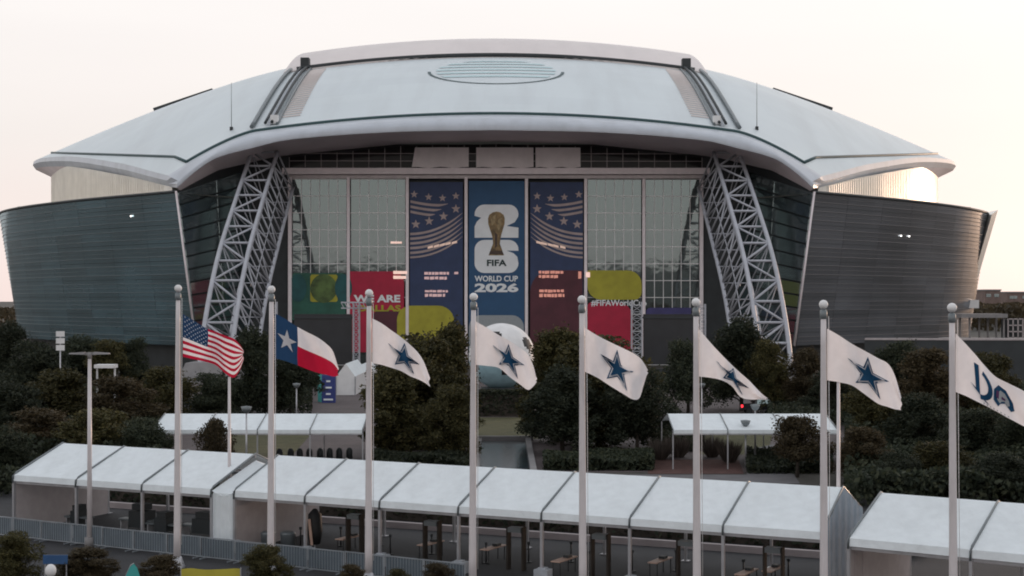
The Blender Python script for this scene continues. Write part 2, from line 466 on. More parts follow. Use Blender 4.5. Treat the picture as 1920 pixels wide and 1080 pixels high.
ZA = [(284, 46.6), (300, 53.2), (320, 61.0), (340, 67.4), (370, 74.0), (400, 78.0), (430, 80.0)]
LU = [(278, 61.0), (284, 64.5), (310, 80.0), (345, 100.5), (375, 116.7), (400, 127.9), (415, 131.5), (430, 132.5)]
LZ = [(278, 35.2), (284, 35.8), (310, 40.2), (345, 45.2), (375, 48.2), (400, 49.9), (430, 51.0)]
TH = [(278, 2.2), (310, 2.6), (345, 2.6), (380, 2.3), (400, 2.0), (430, 1.8)]
DU = [(284, 64.0), (300, 73.5), (318, 85.0), (350, 103.0), (375, 114.0), (390, 119.0), (410, 123.5), (430, 125.0)]
mir = lambda d: d if d <= 430 else 860 - d
za = lambda d: smooth_interp(ZA, mir(d))
lu = lambda d: smooth_interp(LU, mir(d))
lz = lambda d: smooth_interp(LZ, mir(d))
th = lambda d: interp(TH, mir(d))
du = lambda d: smooth_interp(DU, mir(d))
UA = 47.0
def roof_z(u, d):
    a = abs(u)
    if a <= UA: return za(d) + 3.4 * (1 - (a / UA) ** 2)
    v = min(1.0, (a - UA) / (lu(d) - UA))
    return za(d) + (lz(d) + th(d) - za(d)) * v ** 1.35
def roof_uv(w, d):
    """w in -1..1 from lip to lip"""
    a = abs(w)
    u = a / .4 * UA if a <= .4 else UA + (a - .4) / .6 * (lu(d) - UA)
    u = math.copysign(u, w)
    return u, roof_z(u, d)
def roof_mat():
    m = mat('roof membrane seams', (.63, .685, .705), .45, 0, .03, .05)
    n, l = m.node_tree.nodes, m.node_tree.links
    tc = n.new('ShaderNodeTexCoord'); wv = n.new('ShaderNodeTexWave')
    wv.wave_type = 'BANDS'; wv.bands_direction = 'X'; wv.inputs['Scale'].default_value = .16; wv.inputs['Distortion'].default_value = 0
    l.new(tc.outputs['Object'], wv.inputs['Vector'])
    bp = n.new('ShaderNodeBump'); bp.inputs['Strength'].default_value = .05; bp.inputs['Distance'].default_value = .12
    l.new(wv.outputs['Fac'], bp.inputs['Height']); l.new(bp.outputs['Normal'], n['Principled BSDF'].inputs['Normal'])
    return m
M['roof'] = roof_mat()
weather(M['roof'], (.22, .03, .03), .30, (.46, .48, .49)); joints(M['roof'], 24, 6.0, .07, (.965, .965, .97, 1))
def rf(i, j):
    d = 284 + (576 - 284) * j
    u, z = roof_uv(i * 2 - 1, d)
    return S(u, d, z)
mb = MB(); mb.grid(rf, 80, 96)
roof = mb.build('roof', M['roof'], ST)

# front edge: rounded fascia and soffit
ZL = [(0, 46.4), (20, 46.0), (40, 44.5), (47, 42.9), (54, 40.9), (58, 38.3), (61.5, 35.2)]
ZI = [(0, 46.2), (20, 45.7), (43, 43.4), (47, 42.8), (56, 39.4), (61.5, 34.6)]
DI = [(0, 300.2), (47, 300.2), (56, 291), (61.5, 284)]
def front(w, k):
    u, zr = roof_uv(w, 284)
    a = abs(u)
    ul = a if a <= UA else UA + (a - UA) * (61.5 - UA) / (64.5 - UA)
    zl = smooth_interp(ZL, ul)
    sg = 1 if u >= 0 else -1
    if k == 0: return S(u, 284, zr)
    if k == 1: return S(sg * (a * .6 + ul * .4), 281.2, zl + .78 * (zr - zl))
    if k == 2: return S(sg * ul, 279.2, zl + .50 * (zr - zl))
    if k == 3: return S(sg * ul, 278.2, zl + .24 * (zr - zl))
    if k == 4: return S(sg * ul, 278.4, zl)
    d0, z0 = interp(DI, ul), interp(ZI, ul)
    if k == 5:
        d1 = min(d0, 280.0)
        return S(sg * ul, d1, H + (z0 - H) * d0 / d1)
    return S(sg * ul, d0, z0 + .35)
mb = MB(); mb.grid(lambda i, j: front(i * 2 - 1, round(j * 4)), 90, 4)
mb.build('fascia', M['roof_edge'], ST)
mb = MB(); mb.grid(lambda i, j: front(i * 2 - 1, 4 + round(2 * j)) - Vector((0, 0, .004)), 90, 2, sm=False)
mb.build('soffit', M['soffit'], ST)
for sg in (-1, 1):
    def side(i, j):
        d = 284 + (576 - 284) * i
        k = round(j * 3)
        if k == 0: return S(sg * lu(d), d, lz(d) + th(d))
        if k == 1: return S(sg * (lu(d) + .25), d, lz(d) + th(d) * .55)
        if k == 2: return S(sg * (lu(d) - .5), d, lz(d))
        z_in = lz(d) - 3.5 * min(1, max(0, (mir(d) - 350) / 40))
        return S(sg * (du(d) - .8), d, z_in)
    mb = MB(); mb.grid(side, 80, 3, sm=False, m=lambda i, j: 0 if j < .66 else 1)
    mb.build('fascia', [M['roof_edge'], M['soffit']], ST)
    # closing cheek between the front lip and the side lip
    mb = MB()
    fp_ = [front(sg, k) for k in range(5)] + [front(sg, 6)]
    top_, mid_, low_, in_ = S(sg * lu(284), 284, lz(284) + th(284)), S(sg * (lu(284) + .25), 284, lz(284) + th(284) * .55), S(sg * (lu(284) - .5), 284, lz(284)), S(sg * (du(284) - .8), 284, lz(284))
    spf = [top_, top_.lerp(mid_, .5), mid_, mid_.lerp(low_, .5), low_, in_]
    for k in range(5): mb.poly([fp_[k], fp_[k + 1], spf[k + 1], spf[k]])
    mb.build('fascia', M['roof_edge'], ST)
    # drum (ribbed upper wall)
    def drum(i, j):
        d = 284 + (576 - 284) * i
        r = .35 * (1 if round(i * 300) % 2 else -1)
        top = lz(d) - 3.5 * min(1, max(0, (mir(d) - 350) / 40)) + .1
        return S(sg * (du(d) + r * .8), d - r * .5, 33 + (top - 33) * j)
    mb = MB(); mb.grid(drum, 300, 1, sm=False)
    mb.build('upper_wall', M['drum'], ST)
    for k in range(104):
        d = 287 + 128 * k / 103
        top = lz(d) - 3.5 * min(1, max(0, (mir(d) - 350) / 40)) + .1
        tx_, ty_ = du(d + .5) - du(d - .5), 1.0; L_ = math.hypot(tx_, ty_); nx_, ny_ = ty_ / L_, -tx_ / L_
        a0 = (du(d) + .2 * nx_, d + .2 * ny_); a1 = (du(d) + .95 * nx_, d + .95 * ny_); ex, ey = tx_ / L_ * .11, ty_ / L_ * .11
        ring = [(a0[0] - ex, a0[1] - ey), (a1[0] - ex, a1[1] - ey), (a1[0] + ex, a1[1] + ey), (a0[0] + ex, a0[1] + ey)]
        mb = MB(); mb.hexa([S(sg * x, y, 33.5) for x, y in ring] + [S(sg * x, y, top) for x, y in ring]); mb.build('rib', M['drum'], ST)

# dark gutter line along the front edge and up the sides
gp = []
for k in range(61):
    w = -.87 + 1.74 * k / 60
    u, z = roof_uv(w, 284.6); gp.append(S(u, 284.6, z + .18))
mb = MB(); mb.tube(gp, .34, 6); mb.build('gutter', M['gutter'], ST)
for sg in (-1, 1):
    pts = [gp[-1 if sg > 0 else 0]]
    for k in range(38):
        d = 293 + (405 - 293) * k / 37
        lo_, hi_ = .7, .995
        for _ in range(24):           # keep a level line a little inside the lip
            w = (lo_ + hi_) / 2; u, z = roof_uv(w, d)
            px = 930 - F * u / d; py = HY - (z - H) * F / d
            if py < 289 + (px - 125) * 8 / 243 and px > 60: lo_ = w
            else: hi_ = w
        u, z = roof_uv(sg * w, d); pts.append(S(u, d, z + .15))
    mb = MB(); mb.tube(pts, .30, 6); mb.build('gutter', M['gutter'], ST)

# retractable roof panel
weather(M['panel_roof'], (.2, .03, .05), .3, (.52, .47, .46))
PZ = [(340, 71.2), (355, 76.6), (370, 80.6), (385, 83.4), (400, 85.4), (430, 87.2)]
def pz(u, d): return smooth_interp(PZ, mir(d)) - 3.9 * (u / 50) ** 2
mb = MB()
mb.grid(lambda i, j: S(-50 + 100 * i, 340 + 180 * j, pz(-50 + 100 * i, 340 + 180 * j)), 40, 50)
mb.grid(lambda i, j: S(-50 + 100 * i, 340 + .6 * j, pz(-50 + 100 * i, 340) - 1.0 * j), 40, 1, sm=False)
for sg in (-1, 1):
    mb.grid(lambda i, j: S(sg * (50 + .8 * j), 340 + 180 * i, pz(50, 340 + 180 * i) - 5.5 * j), 50, 1, sm=False)
mb.build('retractable_panel', M['panel_roof'], ST)
mb = MB()
mb.tube([S(-47 + 94 * k / 40, 340.4, roof_z(-47 + 94 * k / 40, 340.4) + .55) for k in range(41)], .55, 6)
mb.build('panel_seal', M['dark'], ST)

# rails, bogies and ribs beside the arches
for sg in (-1, 1):
    for uu, rr, mm, lift in ((44.6, .32, 'dark', .8), (45.9, .32, 'dark', .8), (45.25, .38, 'roof_edge', .25), (48.6, .45, 'mull', .5), (43.6, .3, 'mull', .3)):
        pts = [S(sg * uu, 287 + 55 * k / 20, roof_z(uu, 287 + 55 * k / 20) + lift) for k in range(21)]
        mb = MB(); mb.tube(pts, rr, 6); mb.build('rail', M[mm], ST)
    mb = MB()
    for k in range(26):
        d = 292 + 44 * k / 25
        mb.bar(S(sg * 39.6, d, roof_z(39.6, d) + .14), S(sg * 43.2, d, roof_z(43.2, d) + .14), .35, .25)
    mb.build('track_rib', M['panel_roof'], ST)
    mb = MB(); mb.box(S(sg * 45.2, 342, roof_z(45.2, 342) + 1.6), (2.0, 2.5, 2.2)); mb.build('bogie', M['dark'], ST)
    mb = MB(); mb.box(S(sg * 44.2, 288, roof_z(44.2, 288) + .9), (1.5, 1.2, 1.8)); mb.build('drive_box', M['white'], ST)
    # mast with foot on the roof slope
    u0 = (435 - 930) / F * 292 if sg < 0 else (1420 - 930) / F * 292
    zb = roof_z(u0, 292)
    mb = MB(); mb.tube([S(u0, 292, zb), S(u0, 292, zb + 9.6)], [.07, .035], 6); mb.box(S(u0, 292, zb + .3), (.6, .6, .7))
    mb.build('mast', M['dark'], ST)
    # dark sign rack seen on edge near the crest
    P0, P1 = (sp(290, 214, 402), sp(400, 180, 402)) if sg < 0 else (sp(1562, 214, 402), sp(1450, 181, 402))
    P0 = (P0[0], P0[1], max(P0[2], roof_z(P0[0], P0[1]) + 1.3)); P1 = (P1[0], P1[1], max(P1[2], roof_z(P1[0], P1[1]) + 1.3))
    mb = MB(); mb.bar(S(*P0) , S(*P1), .9, .8)
    for k in range(6):
        q = Vector(P0).lerp(Vector(P1), (k + .5) / 6); mb.bar(S(*q), S(q[0], q[1], roof_z(q[0], q[1]) - .2), .25)
    mb.build('roof_sign_rack', M['dark'], ST)

# oval emblem painted on the near roof slope
mb = MB()
def oval(a, r):  # r 0..1
    u = 15.2 * r * math.cos(a); d = 320.5 + 13.0 * r * math.sin(a)
    return u, d
def on_roof(u, d, l=.08): return S(u, d, roof_z(u, d) + l)
n = 48
M['emblem'] = mat('pale aqua roof paint', (.50, .66, .68), .5, 0, .05, .2)
for k in range(n // 2):
    a0, a1 = math.pi + math.pi * k / (n // 2), math.pi + math.pi * (k + 1) / (n // 2)
    mb.poly([on_roof(*oval(a0, 1), .1), on_roof(*oval(a1, 1), .1), on_roof(*oval(a1, .955), .1), on_roof(*oval(a0, .955), .1)], 0)
emb = mb.build('roof_emblem', M['gutter'], ST)
for s_ in range(6):
    y0 = -.55 + s_ * .27
    if y0 + .12 >= .98: continue
    mb = MB()
    for k in range(16):
        def pt(f, yy):
            h = math.sqrt(max(0, 1 - yy * yy)) * .88
            return on_roof(15.2 * h * (f * 2 - 1), 320.5 + 13.0 * yy + .6, .1)
        mb.poly([pt(k / 16, y0), pt((k + 1) / 16, y0), pt((k + 1) / 16, y0 + .12), pt(k / 16, y0 + .12)])
    o = mb.build('emblem_stripe', M['emblem'], ST); o.parent = emb

# canted glass walls
WP = [(62.0, 280.0), (71, 288.6), (80.5, 297.5), (89, 306.0), (97, 315.0), (104, 323.5), (110.5, 332.5), (116, 341.5), (120.5, 351.0), (126.5, 370), (130.5, 398), (131.5, 430)]
ZT, ZB, NR = 34.5, 4.5, 17
def wall_plan(t):
    k = min(int(t), len(WP) - 2); f = t - k
    p0 = WP[max(k - 1, 0)]; p1, p2 = WP[k], WP[k + 1]; p3 = WP[min(k + 2, len(WP) - 1)]
    q = []
    for c in (0, 1):
        a, b, cc, dd = p0[c], p1[c], p2[c], p3[c]
        q.append(.5 * (2 * b + (cc - a) * f + (2 * a - 5 * b + 4 * cc - dd) * f * f + (3 * b - a - 3 * cc + dd) * f ** 3))
    return q
def wall_pt(sg, t, z, inset=0.0):
    a, b = wall_plan(t); c, d_ = wall_plan(min(t + .05, 11)); e, f_ = wall_plan(max(t - .05, 0))
    tx, ty = c - e, d_ - f_; L = math.hypot(tx, ty)
    nx, ny = ty / L, -tx / L          # outward
    off = -4.6 * (ZT - z) / (ZT - ZB) - inset
    return S(sg * (a + nx * off), b + ny * off, z)
for sg in (-1, 1):
    gm = M['wall_glass'] if sg < 0 else M['wall_glass_warm']
    mm = M['mull'] if sg < 0 else M['wall_bar']
    mb = MB(); mb.grid(lambda i, j: wall_pt(sg, 11 * i, ZB + (ZT - ZB) * j, .55), 60, 4, sm=False)
    mb.grid(lambda i, j: wall_pt(sg, 11 * i, -.01 + (ZB + .01) * j, 2.2), 60, 1, sm=False)
    mb.grid(lambda i, j: wall_pt(sg, 11 * i, ZB, .55 + 2.2 * j), 60, 1, sm=False)
    mb.build('wall_core', M['dark'], ST)
    mb = MB(); mb.grid(lambda i, j: wall_pt(sg, 8 + 3 * i, ZB + (ZT - ZB) * j, .1), 20, 1)
    mb.build('far_glass', gm, ST)
    mb = MB(); mb.grid(lambda i, j: wall_pt(sg, 11 * i, ZT - .2, .6 + 16 * j), 60, 1, sm=False)
    mb.build('terrace', M['drum'], ST)
    for r in range(NR):
        z0 = ZB + (ZT - ZB) * r / NR + .05; z1 = ZB + (ZT - ZB) * (r + 1) / NR - .05
        for c in range(8):
            t0, t1 = c + .003, c + .997
            ti, tj = [R.uniform(-.012, .012) for _ in range(2)]
            P = []
            for (t, z, q) in ((t0, z0, ti), (t1, z0, -ti), (t1, z1, tj), (t0, z1, -tj)): P.append((t, z, q))
            mb = MB()
            mb.grid(lambda i, j: wall_pt(sg, t0 + (t1 - t0) * i, z0 + (z1 - z0) * j, .08 + ti * (1 - 2 * i) * .4), 4, 1)
            for (ua, za2, ub, zb2) in ((t0, z0, t1, z0), (t0, z1, t1, z1), (t0, z0, t0, z1), (t1, z0, t1, z1)):
                mb.poly([wall_pt(sg, ua, za2, .09), wall_pt(sg, ub, zb2, .09), wall_pt(sg, ub, zb2, .35), wall_pt(sg, ua, za2, .35)])
            mb.build('glass_panel', gm, ST)
        mb = MB(); zh = ZB + (ZT - ZB) * (r + .5) / NR
        mb.tube([wall_pt(sg, 8.6 * k / 36, zh, -.01) for k in range(37)], .035, 4); mb.build('glazing_rail', M['dark'] if r % 2 else mm, ST)
        if r:
            mb = MB()
            zz = ZB + (ZT - ZB) * r / NR
            mb.tube([wall_pt(sg, 8.6 * k / 36, zz, -.02) for k in range(37)], .045 if r < 8 else .065, 4)
            mb.build('glazing_rail', mm, ST)
    # coping and corner post
    mb = MB(); mb.tube([wall_pt(sg, 11 * k / 60, ZT + .1, .1) for k in range(61)], .32, 6); mb.build('coping', M['dark'], ST)
    mb = MB(); mb.tube([wall_pt(sg, 0, ZB, -.05), wall_pt(sg, 0, ZT + .2, -.05)], .22, 6); mb.build('corner_post', M['pink_steel'], ST)
    # recessed return wall from the corner to the door front
    ca, cb = wall_pt(sg, 0, ZB), wall_pt(sg, 0, ZT)
    ia, ib = S(sg * 51, 299.5, ZB), S(sg * 51, 299.5, 41)
    for r in range(12):
        for c in range(2):
            def q(f, h, back=0.0):
                lo = ca.lerp(ia, f); hi = cb.lerp(ib, f); p_ = lo.lerp(hi, h); return p_ + Vector((-sg * back, back, 0))
            f0, f1, h0, h1 = c / 2 + .004, (c + 1) / 2 - .004, r / 12 + .006, (r + 1) / 12 - .006
            mb = MB(); mb.hexa([q(f0, h0, .3), q(f1, h0, .3), q(f1, h1, .3), q(f0, h1, .3), q(f0, h0, R.uniform(0, .04)), q(f1, h0), q(f1, h1, R.uniform(0, .04)), q(f0, h1)])
            mb.build('recess_panel', M['recess_glass'], ST)
    mb = MB(); mb.poly([ca + Vector((0, .5, -4.5)), ia + Vector((0, .5, -4.5)), ib + Vector((0, .5, 3)), cb + Vector((0, .5, .2))])
    mb.poly([S(sg * 51, 300.3, 0), S(sg * 42.9, 300.3, 0), S(sg * 42.9, 300.3, 45), S(sg * 51, 300.3, 43)])
    mb.build('recess_wall', M['dark'], ST)
    # plant enclosure on the terrace
    mb = MB(); mb.box(S(sg * 111.5, 352, 35.2), (8, 6, 2.0)); mb.build('plant_enclosure', M['drum'], ST)
    for pxa, pya in (((247, 411),) if sg < 0 else ((1689, 447), (1704, 447))):
        q = sp(pxa, pya, 302 if sg < 0 else 318)
        mb = MB()
        # small floodlight fixed on the glass
        best = min((abs(wall_pt(sg, t / 40, q[2]).x / wall_pt(sg, t / 40, q[2]).y - (pxa - CX) / F), t / 40) for t in range(0, 330))[1]
        mb.ball(wall_pt(sg, best, q[2], -.15), .15, 8, 6); mb.build('wall_lamp', M['lamp_on'], ST)
# fin at the sunny end of the wall
mb = MB()
mb.hexa([S(113.2, 345, 13.5), S(115.6, 349, 13.5), S(116.2, 356, 13.5), S(113.8, 352, 13.5),
         S(119.6, 346, 34.2), S(122.8, 351, 35.6), S(123.4, 360, 35.6), S(120.2, 356, 34.2)])
mb.build('end_fin', M['drum'], ST)
mb = MB(); mb.box(S(113.5, 347, 12.6), (5.0, 5, 2.0)); mb.build('fin_base', M['white'], ST)

# ------------------------------------------------------------------ door front
FD = 300.0
s_f = F / FD
def fx(px): return (px - 930.0) / s_f
def fz(py): return H - (py - HY) / s_f
cols = [545, 654, 764, 874, 987, 1098, 1207, 1315]
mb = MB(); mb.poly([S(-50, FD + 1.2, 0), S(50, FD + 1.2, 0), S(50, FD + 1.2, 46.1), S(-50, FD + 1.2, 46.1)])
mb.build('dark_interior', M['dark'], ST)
for i, cx in enumerate(cols):
    w = .75 if i in (0, 7) else .62
    mb = MB(); mb.box(S(fx(cx), FD - .35, (fz(333)) / 2), (w, .7, fz(333)), 0)
    mb.build('column', M['pink_steel'], ST)
mb = MB(); mb.box(S(0, FD - .9, fz(322)), (fx(1328) - fx(531), 2.0, 1.25)); mb.build('transom_beam', M['pink_steel'], ST)
mb = MB(); mb.box(S(0, FD - .3, fz(331.5)), (fx(1320) - fx(540), .8, .8)); mb.build('header', M['mull_pink'], ST)
tilt = math.tan(math.radians(.85))
for di in (0, 1, 5, 6):
    x0, x1 = fx(cols[di]) + .42, fx(cols[di + 1]) - .42
    dr = MB()
    ztop = fz(336)
    rows, cl = 11, 6
    for k in range(rows + 1): dr.bar(S(x0, FD + .12, ztop * k / rows), S(x1, FD + .12, ztop * k / rows), .20, .14)
    for k in range(1, cl): dr.bar(S(x0 + (x1 - x0) * k / cl, FD + .12, 0), S(x0 + (x1 - x0) * k / cl, FD + .12, ztop), .13, .12)
    door = dr.build('glass_door', M['bar_white'], ST)
    for r in range(rows):
        for c in range(cl):
            a0, a1 = x0 + (x1 - x0) * c / cl + .06, x0 + (x1 - x0) * (c + 1) / cl - .06
            b0, b1 = ztop * r / rows + .07, ztop * (r + 1) / rows - .07
            e = [R.uniform(-.004, .004) for _ in range(4)]
            hgt = (b1 - b0) * tilt
            mb = MB(); mb.hexa([S(a0, FD + .42, b0), S(a1, FD + .42, b0), S(a1, FD + .42, b1), S(a0, FD + .42, b1),
                                S(a0, FD + .3 + e[0], b0), S(a1, FD + .3 + e[1], b0), S(a1, FD + .3 - hgt + e[1], b1), S(a0, FD + .3 - hgt + e[0], b1)])
            ob = mb.build('pane', M['door_glass'], ST); ob.parent = door
# clerestory glazing above the beam
cz = MB()
for k in range(27):
    x = -43 + 86 * k / 26
    cz.bar(S(x, FD + .1, fz(316)), S(x, FD + .1, interp(ZI, abs(x)) - .1), .10)
for zz in (fz(302), fz(288)):
    cz.bar(S(-43, FD + .1, zz), S(43, FD + .1, zz), .10)
clere = cz.build('clerestory', M['mull_pink'], ST)
for k in range(26):
    xa, xb = -43 + 86 * k / 26 + .07, -43 + 86 * (k + 1) / 26 - .07
    for (p0, p1) in ((316, 302), (302, 288), (288, 262)):
        za_, zb_ = fz(p0) + .06, fz(p1) - .06
        ta, tb = min(zb_, interp(ZI, abs(xa)) - .1), min(zb_, interp(ZI, abs(xb)) - .1)
        if min(ta, tb) - za_ < .3: continue
        mb = MB(); mb.hexa([S(xa, FD + .5, za_), S(xb, FD + .5, za_), S(xb, FD + .5, tb), S(xa, FD + .5, ta),
                            S(xa, FD + .3, za_), S(xb, FD + .3, za_), S(xb, FD + .3, tb), S(xa, FD + .3, ta)])
        ob = mb.build('clerestory_pane', M['clear_dark'], ST); ob.parent = clere
for (xa, xb, ta) in ((773, 879, 7), (893, 1000, 0), (1004, 1088, 0)):
    def bl(i, j, back=0.0):
        x = fx(xa) + (fx(xb) - fx(xa)) * i + (ta / s_f) * j * (1 - i) * .8
        return S(x, FD - .5 - .9 * (1 - j) + .12 * math.sin(i * 9) + back, fz(315) + (fz(277) - fz(315)) * j + .12 * math.sin(i * 14 + ta) * (j < .1))
    mb = MB(); mb.grid(bl, 10, 4); mb.grid(lambda i, j: bl(i, j, .12), 10, 4)
    mb.build('roller_shade', mat('shade cloth', (.80, .75, .75), .8, 0, .06, .5), ST)

# ------------------------------------------------------------------ banners and print on the door front
def bp(px, py, lift=0.0): return S(fx(px), FD - .55 - lift, fz(py))
def rrect(x0, y0, x1, y1, r, n=6):
    rs = r if isinstance(r, (list, tuple)) else (r,) * 4     # tl, tr, br, bl
    P = []
    for (cx, cy, a0, rr) in ((x0 + rs[0], y0 + rs[0], 180, rs[0]), (x1 - rs[1], y0 + rs[1], 270, rs[1]), (x1 - rs[2], y1 - rs[2], 0, rs[2]), (x0 + rs[3], y1 - rs[3], 90, rs[3])):
        if rr == 0: P.append((cx, cy)); continue
        for k in range(n + 1):
            a = math.radians(a0 + 90 * k / n); P.append((cx + rr * math.cos(a), cy + rr * math.sin(a)))
    return P
def flat(mb, P, lift, m=0): mb.poly([bp(x, y, lift) for x, y in P], m)
def star_pts(cx, cy, r, ri=.42, rot=-90):
    return [(cx + (r if k % 2 == 0 else r * ri) * math.cos(math.radians(rot + 36 * k)), cy + (r if k % 2 == 0 else r * ri) * math.sin(math.radians(rot + 36 * k))) for k in range(10)]
def fan(mb, P, c, lift, m=0):
    for a, b in zip(P, P[1:] + P[:1]): mb.poly([bp(*c, lift), bp(*a, lift), bp(*b, lift)], m)

def slab(x0, y0, x1, y1, name, mt):
    mb = MB(); a, b, c, d_ = bp(x0, y1), bp(x1, y1), bp(x1, y0), bp(x0, y0)
    k = Vector((0, .15, 0)); mb.hexa([a + k, b + k, c + k, d_ + k, a, b, c, d_]); return mb.build(name, mt, ST)
# centre banner
cb_ = slab(879, 340, 983, 690, 'banner', M['ban_blue'])
def arc_(cx, cy, r, a0, a1, n=6): return [(cx + r * math.cos(math.radians(a0 + (a1 - a0) * k / n)), cy + r * math.sin(math.radians(a0 + (a1 - a0) * k / n))) for k in range(n + 1)]
two = arc_(908, 402, 18, 180, 270) + arc_(954, 402, 18, 270, 375) + [(965, 417), (950, 424), (972, 427), (972, 446), (890, 446), (890, 425), (894, 416), (902, 408.5), (890, 405)]
six = arc_(908, 468, 18, 180, 270) + arc_(954, 468, 18, 270, 350) + [(972, 470.5), (950, 470), (963, 475), (970, 482)] + arc_(954, 494, 18, -20, 90) + arc_(908, 494, 18, 90, 180)
for P in (two, six):
    mb = MB(); flat(mb, P, .05); o = mb.build('numeral_print', M['ban_white'], ST); o.parent = cb_
# gold cup silhouette
mb = MB()
sil = [(931, 397), (938, 398.5), (944, 403), (946.5, 410), (946, 420), (943, 430), (940, 440), (938, 450), (937, 460), (938, 467), (942, 473), (945, 479),
       (916, 479), (919, 473), (923, 467), (924.5, 460), (924, 450), (922, 440), (918.5, 430), (915.5, 420), (915, 410), (917.5, 403), (924, 398.5)]
fan(mb, sil, (931, 440), .08, 0)
flat(mb, [(920, 470), (941, 470), (944.5, 477), (917, 477)], .09, 1)
flat(mb, [(926, 404), (930, 402), (928, 418), (922, 424), (920, 412)], .09, 2); flat(mb, [(934, 412), (941, 408), (940, 424), (935, 434), (932, 426)], .09, 2)
flat(mb, [(928, 436), (933, 440), (932, 462), (928, 466)], .09, 1)
M['gold_pale'] = mat('banner pale gold print', (.30, .22, .11), .5, 0, .3, 2.)  # paler gold tone printed on the cup
o = mb.build('cup_print', [M['gold'], M['gold_dark'], M['gold_pale']], ST); o.parent = cb_
def banner_text(txt, x0, y0, x1, y1, mt, lift=.1, bold=.02, parent=None):
    mb = MB(); add_text(mb, txt, lambda a, b: bp(x0 + (x1 - x0) * a, y1 + (y0 - y1) * b, lift), bold)
    o = mb.build('lettering', mt, ST)
    if parent: o.parent = parent
    return o
banner_text('FIFA', 913, 487, 950, 499, M['ban_black'], bold=.035, parent=cb_)
banner_text('WORLD CUP', 890, 517, 971, 528, M['ban_white'], bold=.03, parent=cb_)
banner_text('2026', 890, 531, 972, 548, M['ban_white'], bold=.045, parent=cb_)
mb = MB(); flat(mb, rrect(879.5, 591, 982, 690, (22, 22, 0, 0)), .05); o = mb.build('arch_print', M['star_grey'], ST); o.parent = cb_
# side banners: waving stars and stripes, mirrored
for mirr in (False, True):
    mx_ = (lambda x: 1862 - x) if mirr else (lambda x: x)
    xs = sorted((mx_(769), mx_(868)))
    bn = slab(xs[0], 342, xs[1], 690, 'banner', M['ban_navy'])
    def band(x0, x1, f, w, m=0, k=12):
        mb = MB()
        for i in range(k):
            a, b = x0 + (x1 - x0) * i / k, x0 + (x1 - x0) * (i + 1) / k
            wa = w * min(1, 4 * (1 - i / k) + .15) ; wb = w * min(1, 4 * (1 - (i + 1) / k) + .15)
            flat(mb, [(mx_(a), f(a)), (mx_(b), f(b)), (mx_(b), f(b) + wb), (mx_(a), f(a) + wa)], .05, m)
        o = mb.build('stripe_print', M['ban_tan'], ST); o.parent = bn
    for k in range(3):
        band(770, 840 - 12 * k, lambda x, k=k: 376 + k * 9.5 + 7 * math.sin((x - 770) / 75 * 2.2), 4.6)
    for k in range(6):
        band(769.5, 867.5, lambda x, k=k: 437 + k * 8.8 - 3.2 * (x - 770) / 98 * 10 * (.5 + .7 * (x - 770) / 98) + 4 * math.sin((x - 770) / 98 * 3.1), 4.4 if k < 5 else 3.6)
    for (sx, sy) in ((777, 365), (804, 370), (830, 372), (855, 368)):
        mb = MB(); fan(mb, star_pts(mx_(sx), sy, 7.5), (mx_(sx), sy), .05); o = mb.build('star_print', M['ban_tan'], ST); o.parent = bn
    for (sx, sy) in ((780, 421), (805, 415), (832, 406), (855, 392)):
        mb = MB(); fan(mb, star_pts(mx_(sx), sy, 9), (mx_(sx), sy), .05); o = mb.build('star_print', M['ban_tan'], ST); o.parent = bn
    # bright strips over the mesh, painted on as faintly glowing flat pieces
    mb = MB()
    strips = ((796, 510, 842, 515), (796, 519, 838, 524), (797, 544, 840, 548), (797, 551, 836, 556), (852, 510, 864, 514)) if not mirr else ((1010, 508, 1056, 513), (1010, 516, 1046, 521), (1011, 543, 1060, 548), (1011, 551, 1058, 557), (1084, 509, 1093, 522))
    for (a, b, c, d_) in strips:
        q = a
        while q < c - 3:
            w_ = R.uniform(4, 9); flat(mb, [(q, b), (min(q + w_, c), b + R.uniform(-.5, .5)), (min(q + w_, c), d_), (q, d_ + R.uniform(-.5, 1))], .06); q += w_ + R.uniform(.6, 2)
    o = stuff(mb.build('painted_glow', emit('strip glow', (.55, .36, .36) if not mirr else (.62, .26, .20), .12), ST)); o.parent = bn
    mb = MB()  # warm reflection low on the stripes, painted in as faintly glowing pieces
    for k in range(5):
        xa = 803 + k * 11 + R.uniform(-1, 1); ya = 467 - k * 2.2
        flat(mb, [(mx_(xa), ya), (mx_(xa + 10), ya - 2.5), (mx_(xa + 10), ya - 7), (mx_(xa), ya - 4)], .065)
    o = stuff(mb.build('painted_glow', emit('warm reflection glow', (.6, .42, .34), .12), ST)); o.parent = bn
# colour blocks low on the glass
def block(P, mt, lift, name='colour_panel'):
    mb = MB(); flat(mb, P, lift); flat(mb, P[::-1], lift - .06)
    return mb.build(name, mt, ST)
block(rrect(549, 512, 649, 600, (6, 6, 0, 0)), M['ban_green'], .02)
block(rrect(583, 515, 634, 566, 4), M['ban_yellow'], .06)
c_ = block([(608 + 25 * math.cos(a * math.pi / 12), 541 + 27 * math.sin(a * math.pi / 12)) for a in range(24)], mat('banner leaf green', (.08, .13, .035), .6, 0, .5, .6), .10)
for sx in (560, 645):
    block([(sx + 16 * math.cos(a * math.pi / 12), 540 + 26 * math.sin(a * math.pi / 12)) for a in range(24)], M['ban_teal'], .14)
block(rrect(657, 509, 758, 660, (0, 22, 0, 0)), M['ban_red'], .02)
block(rrect(700, 583, 759.5, 680, (10, 0, 0, 0)), M['ban_maroon'], .06)
banner_text('WE ARE', 664, 553, 751, 567, M['ban_white'], .12, .04)
banner_text('DALLAS', 672, 572, 752, 584, M['ban_yellow'], .12, .04)
